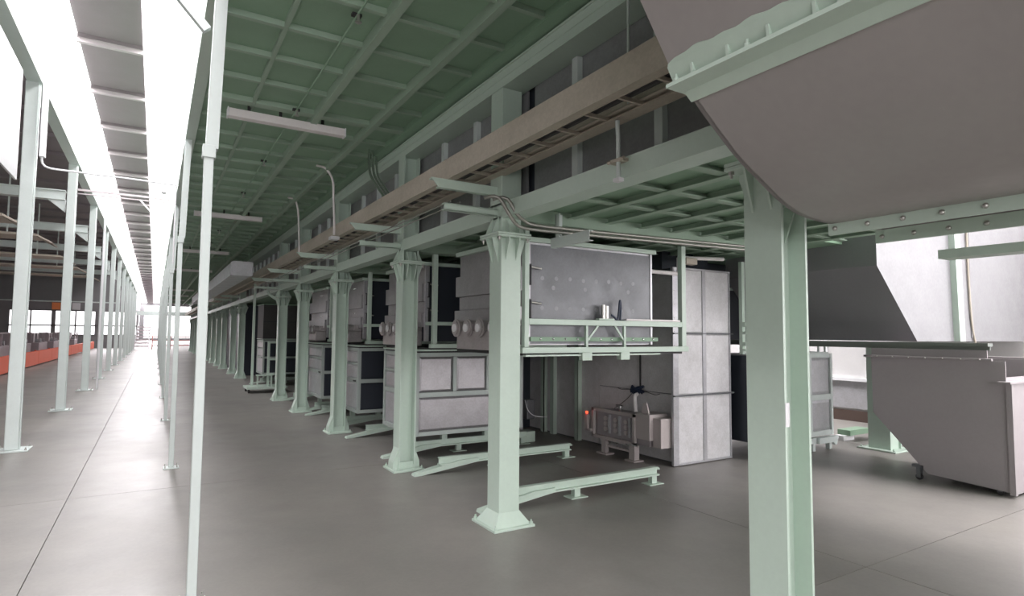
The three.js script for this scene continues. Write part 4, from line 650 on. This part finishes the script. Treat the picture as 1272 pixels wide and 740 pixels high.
// ------------------------------------------------------------------ chute, bin and the right aisle
{
  const c = thing('transfer_chute', 'large white and grey sheet chute with a slanted dark underside, above the wheeled bin', 'chute', [8.5, 1.53, 4.4]);
  part('front_sheet', prism('z', [[7.0, 3.4], [7.0, 2.415], [7.87, 1.553], [11.35, 1.553], [11.35, 3.4]], 3.53, 3.55), MT.chuteSheet, c);
  part('side_sheet', B(7.0, 7.02, 2.415, 3.4, 3.55, 5.6), MT.chuteSheet, c);
  part('slanted_sheet', prism('z', [[7.0, 2.415], [7.87, 1.553], [7.89, 1.57], [7.02, 2.43]], 3.55, 5.6), MT.chuteSheet, c);
  part('band', B(6.985, 7.0, 2.86, 2.88, 3.54, 5.6), MT.chuteSheet, c);
  part('rear_sheet', prism('z', [[7.02, 3.4], [7.02, 2.43], [7.89, 1.56], [11.35, 1.56], [11.35, 3.4]], 5.58, 5.6), MT.chuteSheet, c);
  part('top_sheet', B(7.0, 11.35, 3.38, 3.4, 3.55, 5.6), MT.chuteSheet, c); part('end_sheet', B(11.33, 11.35, 1.553, 3.4, 3.55, 5.6), MT.chuteSheet, c); part('bottom_sheet', B(7.9, 11.33, 1.553, 1.57, 3.55, 5.6), MT.chuteSheet, c);
  const st = prism('z', [[8.83, 1.553], [8.98, 1.553], [8.9, 3.4], [8.75, 3.4]], 3.46, 3.53); part('stiffener', st, MT.mint, c);
  part('seam', B(9.32, 9.34, 1.6, 3.4, 3.515, 3.53), MT.chuteSheet, c);
  single('signal_cable', 'thin grey cable hanging down the white front of the chute', 'cable', tube([[9.26, 3.3, 3.512], [9.26, 2.6, 3.512], [9.30, 1.9, 3.512], [9.38, 1.56, 3.512], [9.46, 1.46, 3.5]], 0.014, 30, 7), MT.cableGrey, [9.3, 1.5, 3.49]);
  single('chute_beam', 'horizontal mint beam under the white chute, above the bin rim', 'beam', [B(7.40, 7.52, 1.51, 1.545, 2.66, 6.0), B(7.45, 7.47, 1.47, 1.51, 2.66, 6.0)], MT.beamShaded, [7.45, 1.47, 4]);
  const b = thing('wheeled_bin', 'grey sheet metal tipping bin on casters under the chute at right', 'bin', [7.9, 0, 3.1]);
  const side = [[2.52, 0.05], [3.26, 0.09], [3.82, 0.70], [3.83, 1.36], [2.52, 1.36]];
  part('side_sheet', prism('x', side, 7.40, 7.415), MT.binGrey, b); part('side_sheet', prism('x', side, 8.385, 8.4), MT.binGrey, b);
  part('front_sheet', B(7.415, 8.385, 0.05, 1.2, 2.52, 2.535), MT.binGrey, b); part('back_sheet', B(7.415, 8.385, 0.70, 1.36, 3.815, 3.83), MT.binGrey, b);
  part('slope_sheet', prism('x', [[3.26, 0.09], [3.82, 0.70], [3.81, 0.71], [3.25, 0.105]], 7.415, 8.385), MT.binGrey, b); part('bottom_sheet', prism('x', [[2.53, 0.05], [3.26, 0.09], [3.26, 0.105], [2.53, 0.065]], 7.415, 8.385), MT.binGrey, b);
  part('rim', [RB(7.36, 7.40, 1.36, 1.385, 2.62, 3.9, 0.004), RB(8.4, 8.44, 1.36, 1.385, 2.5, 3.9, 0.004), RB(7.36, 8.44, 1.36, 1.385, 3.86, 3.9, 0.004)], MT.binGrey, b);
  part('collar', B(7.43, 7.445, 1.385, 1.47, 2.68, 3.84), MT.binGrey, b);
  const rim = part('rim_bolts', Array.from({ length: 7 }, (_, k) => boltX(7.36, 1.373, 2.72 + k * 0.17, 0.008, 0.01)), MT.bolt, b);
  part('corner_flange', [B(7.385, 7.43, 0.03, 1.14, 2.47, 2.52), B(7.43, 8.4, 0.03, 1.14, 2.49, 2.505)], MT.binGrey, b); part('corner_cap', B(7.3, 8.42, 1.14, 1.16, 2.45, 2.56), MT.binGrey, b);
  for (const [x, z] of [[7.44, 3.36], [8.34, 3.36], [7.46, 2.62], [8.34, 2.62]]) { const k = part('caster', [rod([x - 0.015, 0.035, z], [x + 0.015, 0.035, z], 0.035, 14)], MT.rubber, b); part('caster_fork', z > 3 ? [B(x - 0.03, x - 0.02, 0.03, 0.15, z - 0.02, z + 0.02), B(x + 0.02, x + 0.03, 0.03, 0.15, z - 0.02, z + 0.02), B(x - 0.04, x + 0.04, 0.14, 0.17, z - 0.06, z + 0.06)] : [B(x - 0.025, x + 0.025, 0.035, 0.06, z - 0.02, z + 0.02)], MT.galvDark, k); }
  const f = thing('far_column', 'mint column in the right aisle behind the grey bin', 'column', [8.97, 0, 4.5]);
  part('shaft', prism('y', hSection(8.85, 9.15, 4.35, 4.65, 0.02, 0.014).map(([x, z]) => [x, z]), 0.02, 1.5), MT.mint, f); part('web_cover', B(8.87, 9.13, 0.02, 1.5, 4.38, 4.395), MT.mint, f);
  part('base_plate', RB(8.75, 9.3, 0, 0.022, 4.24, 4.76, 0.004), MT.mint, f); for (const [x, z] of [[8.79, 4.28], [9.26, 4.28], [8.79, 4.72], [9.26, 4.72]]) part('anchor_bolt', boltUp(x, 0.022, z), MT.mint, f);
  // cabinet of the next machine line, right of the near column
  const q = thing('panel_cabinet', 'mint framed cabinet with front panels coloured dark in shade and pale in light, right of the nearest column', 'cabinet', [7.5, 0.2, 5.2]);
  const zn = 4.9, x0 = 6.62, x1 = 8.42;
  part('core', B(x0 + 0.02, x1 - 0.02, 0.22, 1.34, zn + 0.03, 6.0), MT.navy, q);
  for (const x of [x0, 7.86, x1 - 0.05]) part('post', RB(x, x + 0.05, 0.2, 1.36, zn, zn + 0.05, 0.004), MT.pale, q);
  for (const [a, b2] of [[0.2, 0.27], [0.70, 0.78], [1.30, 1.36]]) part('rail', RB(x0 + 0.05, x1 - 0.05, a, b2, zn + 0.005, zn + 0.05, 0.004), MT.pale, q);
  for (const [a, b2] of [[0.27, 0.70], [0.78, 1.30]]) { part('front_panel', dishZ(x0 + 0.05, 7.86, a, b2, zn + 0.03, 0.008, 0.02), MT.navy, q); part('front_panel', dishZ(7.91, x1 - 0.05, a, b2, zn + 0.03, 0.012, 0.04), MT.galv, q); part('end_panel', B(x1 - 0.03, x1 - 0.01, a, b2, zn + 0.05, 6.0), MT.galv, q); }  // left panels carry painted shade, right panels painted light
  part('top_rack', [RB(7.86, x1 - 0.1, 1.36, 1.38, zn, zn + 0.4, 0.004), B(7.88, 7.9, 1.38, 1.47, zn + 0.02, zn + 0.04), B(x1 - 0.14, x1 - 0.12, 1.38, 1.47, zn + 0.02, zn + 0.04), B(8.12, 8.15, 1.38, 1.47, zn + 0.02, zn + 0.04), RB(7.86, x1 - 0.1, 1.47, 1.49, zn, zn + 0.4, 0.004)], MT.pale, q);
  part('skid', [RB(x0, x1 + 0.05, 0.1, 0.18, zn, zn + 0.06, 0.004), B(7.9, 7.96, 0, 0.1, zn, zn + 0.06), B(8.3, 8.36, 0, 0.1, zn, zn + 0.06), B(6.7, 6.76, 0, 0.1, zn, zn + 0.06), prism('z', [[8.0, 0.18], [8.47, 0.18], [8.42, 0.06], [8.38, 0.06], [8.34, 0.1], [8.0, 0.1]], zn - 0.04, zn)], MT.pale, q);
  const gg = thing('gantry_frame', 'mint rails of the next platform, seen between the oven block and the nearest column', 'frame', [7.3, 1.4, 5.05]);
  for (const [a, b2] of [[1.72, 1.78], [1.62, 1.66], [1.47, 1.52], [1.40, 1.43]]) part('rail', RB(6.6, 7.5, a, b2, 4.98, 5.03, 0.004), MT.mint, gg); part('post', B(7.44, 7.5, 1.36, 1.8, 5.03, 5.08), MT.mint, gg); part('post', B(6.6, 6.66, 1.36, 2.58, 5.03, 5.08), MT.mint, gg);
  single('floor_plank', 'grey green plank lying on the bright floor near the far mint column', 'plank', RB(9.2, 9.75, 0.08, 0.16, 5.1, 5.3, 0.004), MT.mintDeckShaded, [9.4, 0.08, 5.2]);
  single('plank_rest', 'pale rest piece under the plank near the far mint column', 'block', RB(9.1, 9.4, 0, 0.08, 5.15, 5.28, 0.004), MT.white, [9.25, 0, 5.2]);
  const dm = thing('dark_filler', 'added dark body filling the shaded gap between the oven block and the nearest column', 'machine', [7.6, 1.5, 6.4]); part('body', B(6.62, 8.3, 1.53, 2.69, 6.0, 7.6), MT.navy, dm); part('rail', B(6.6, 8.3, 2.3, 2.34, 5.95, 6.0), MT.mint, dm);  // added dark filler for the shaded interior, tall enough to block light
}
renderer.render(scene, camera);
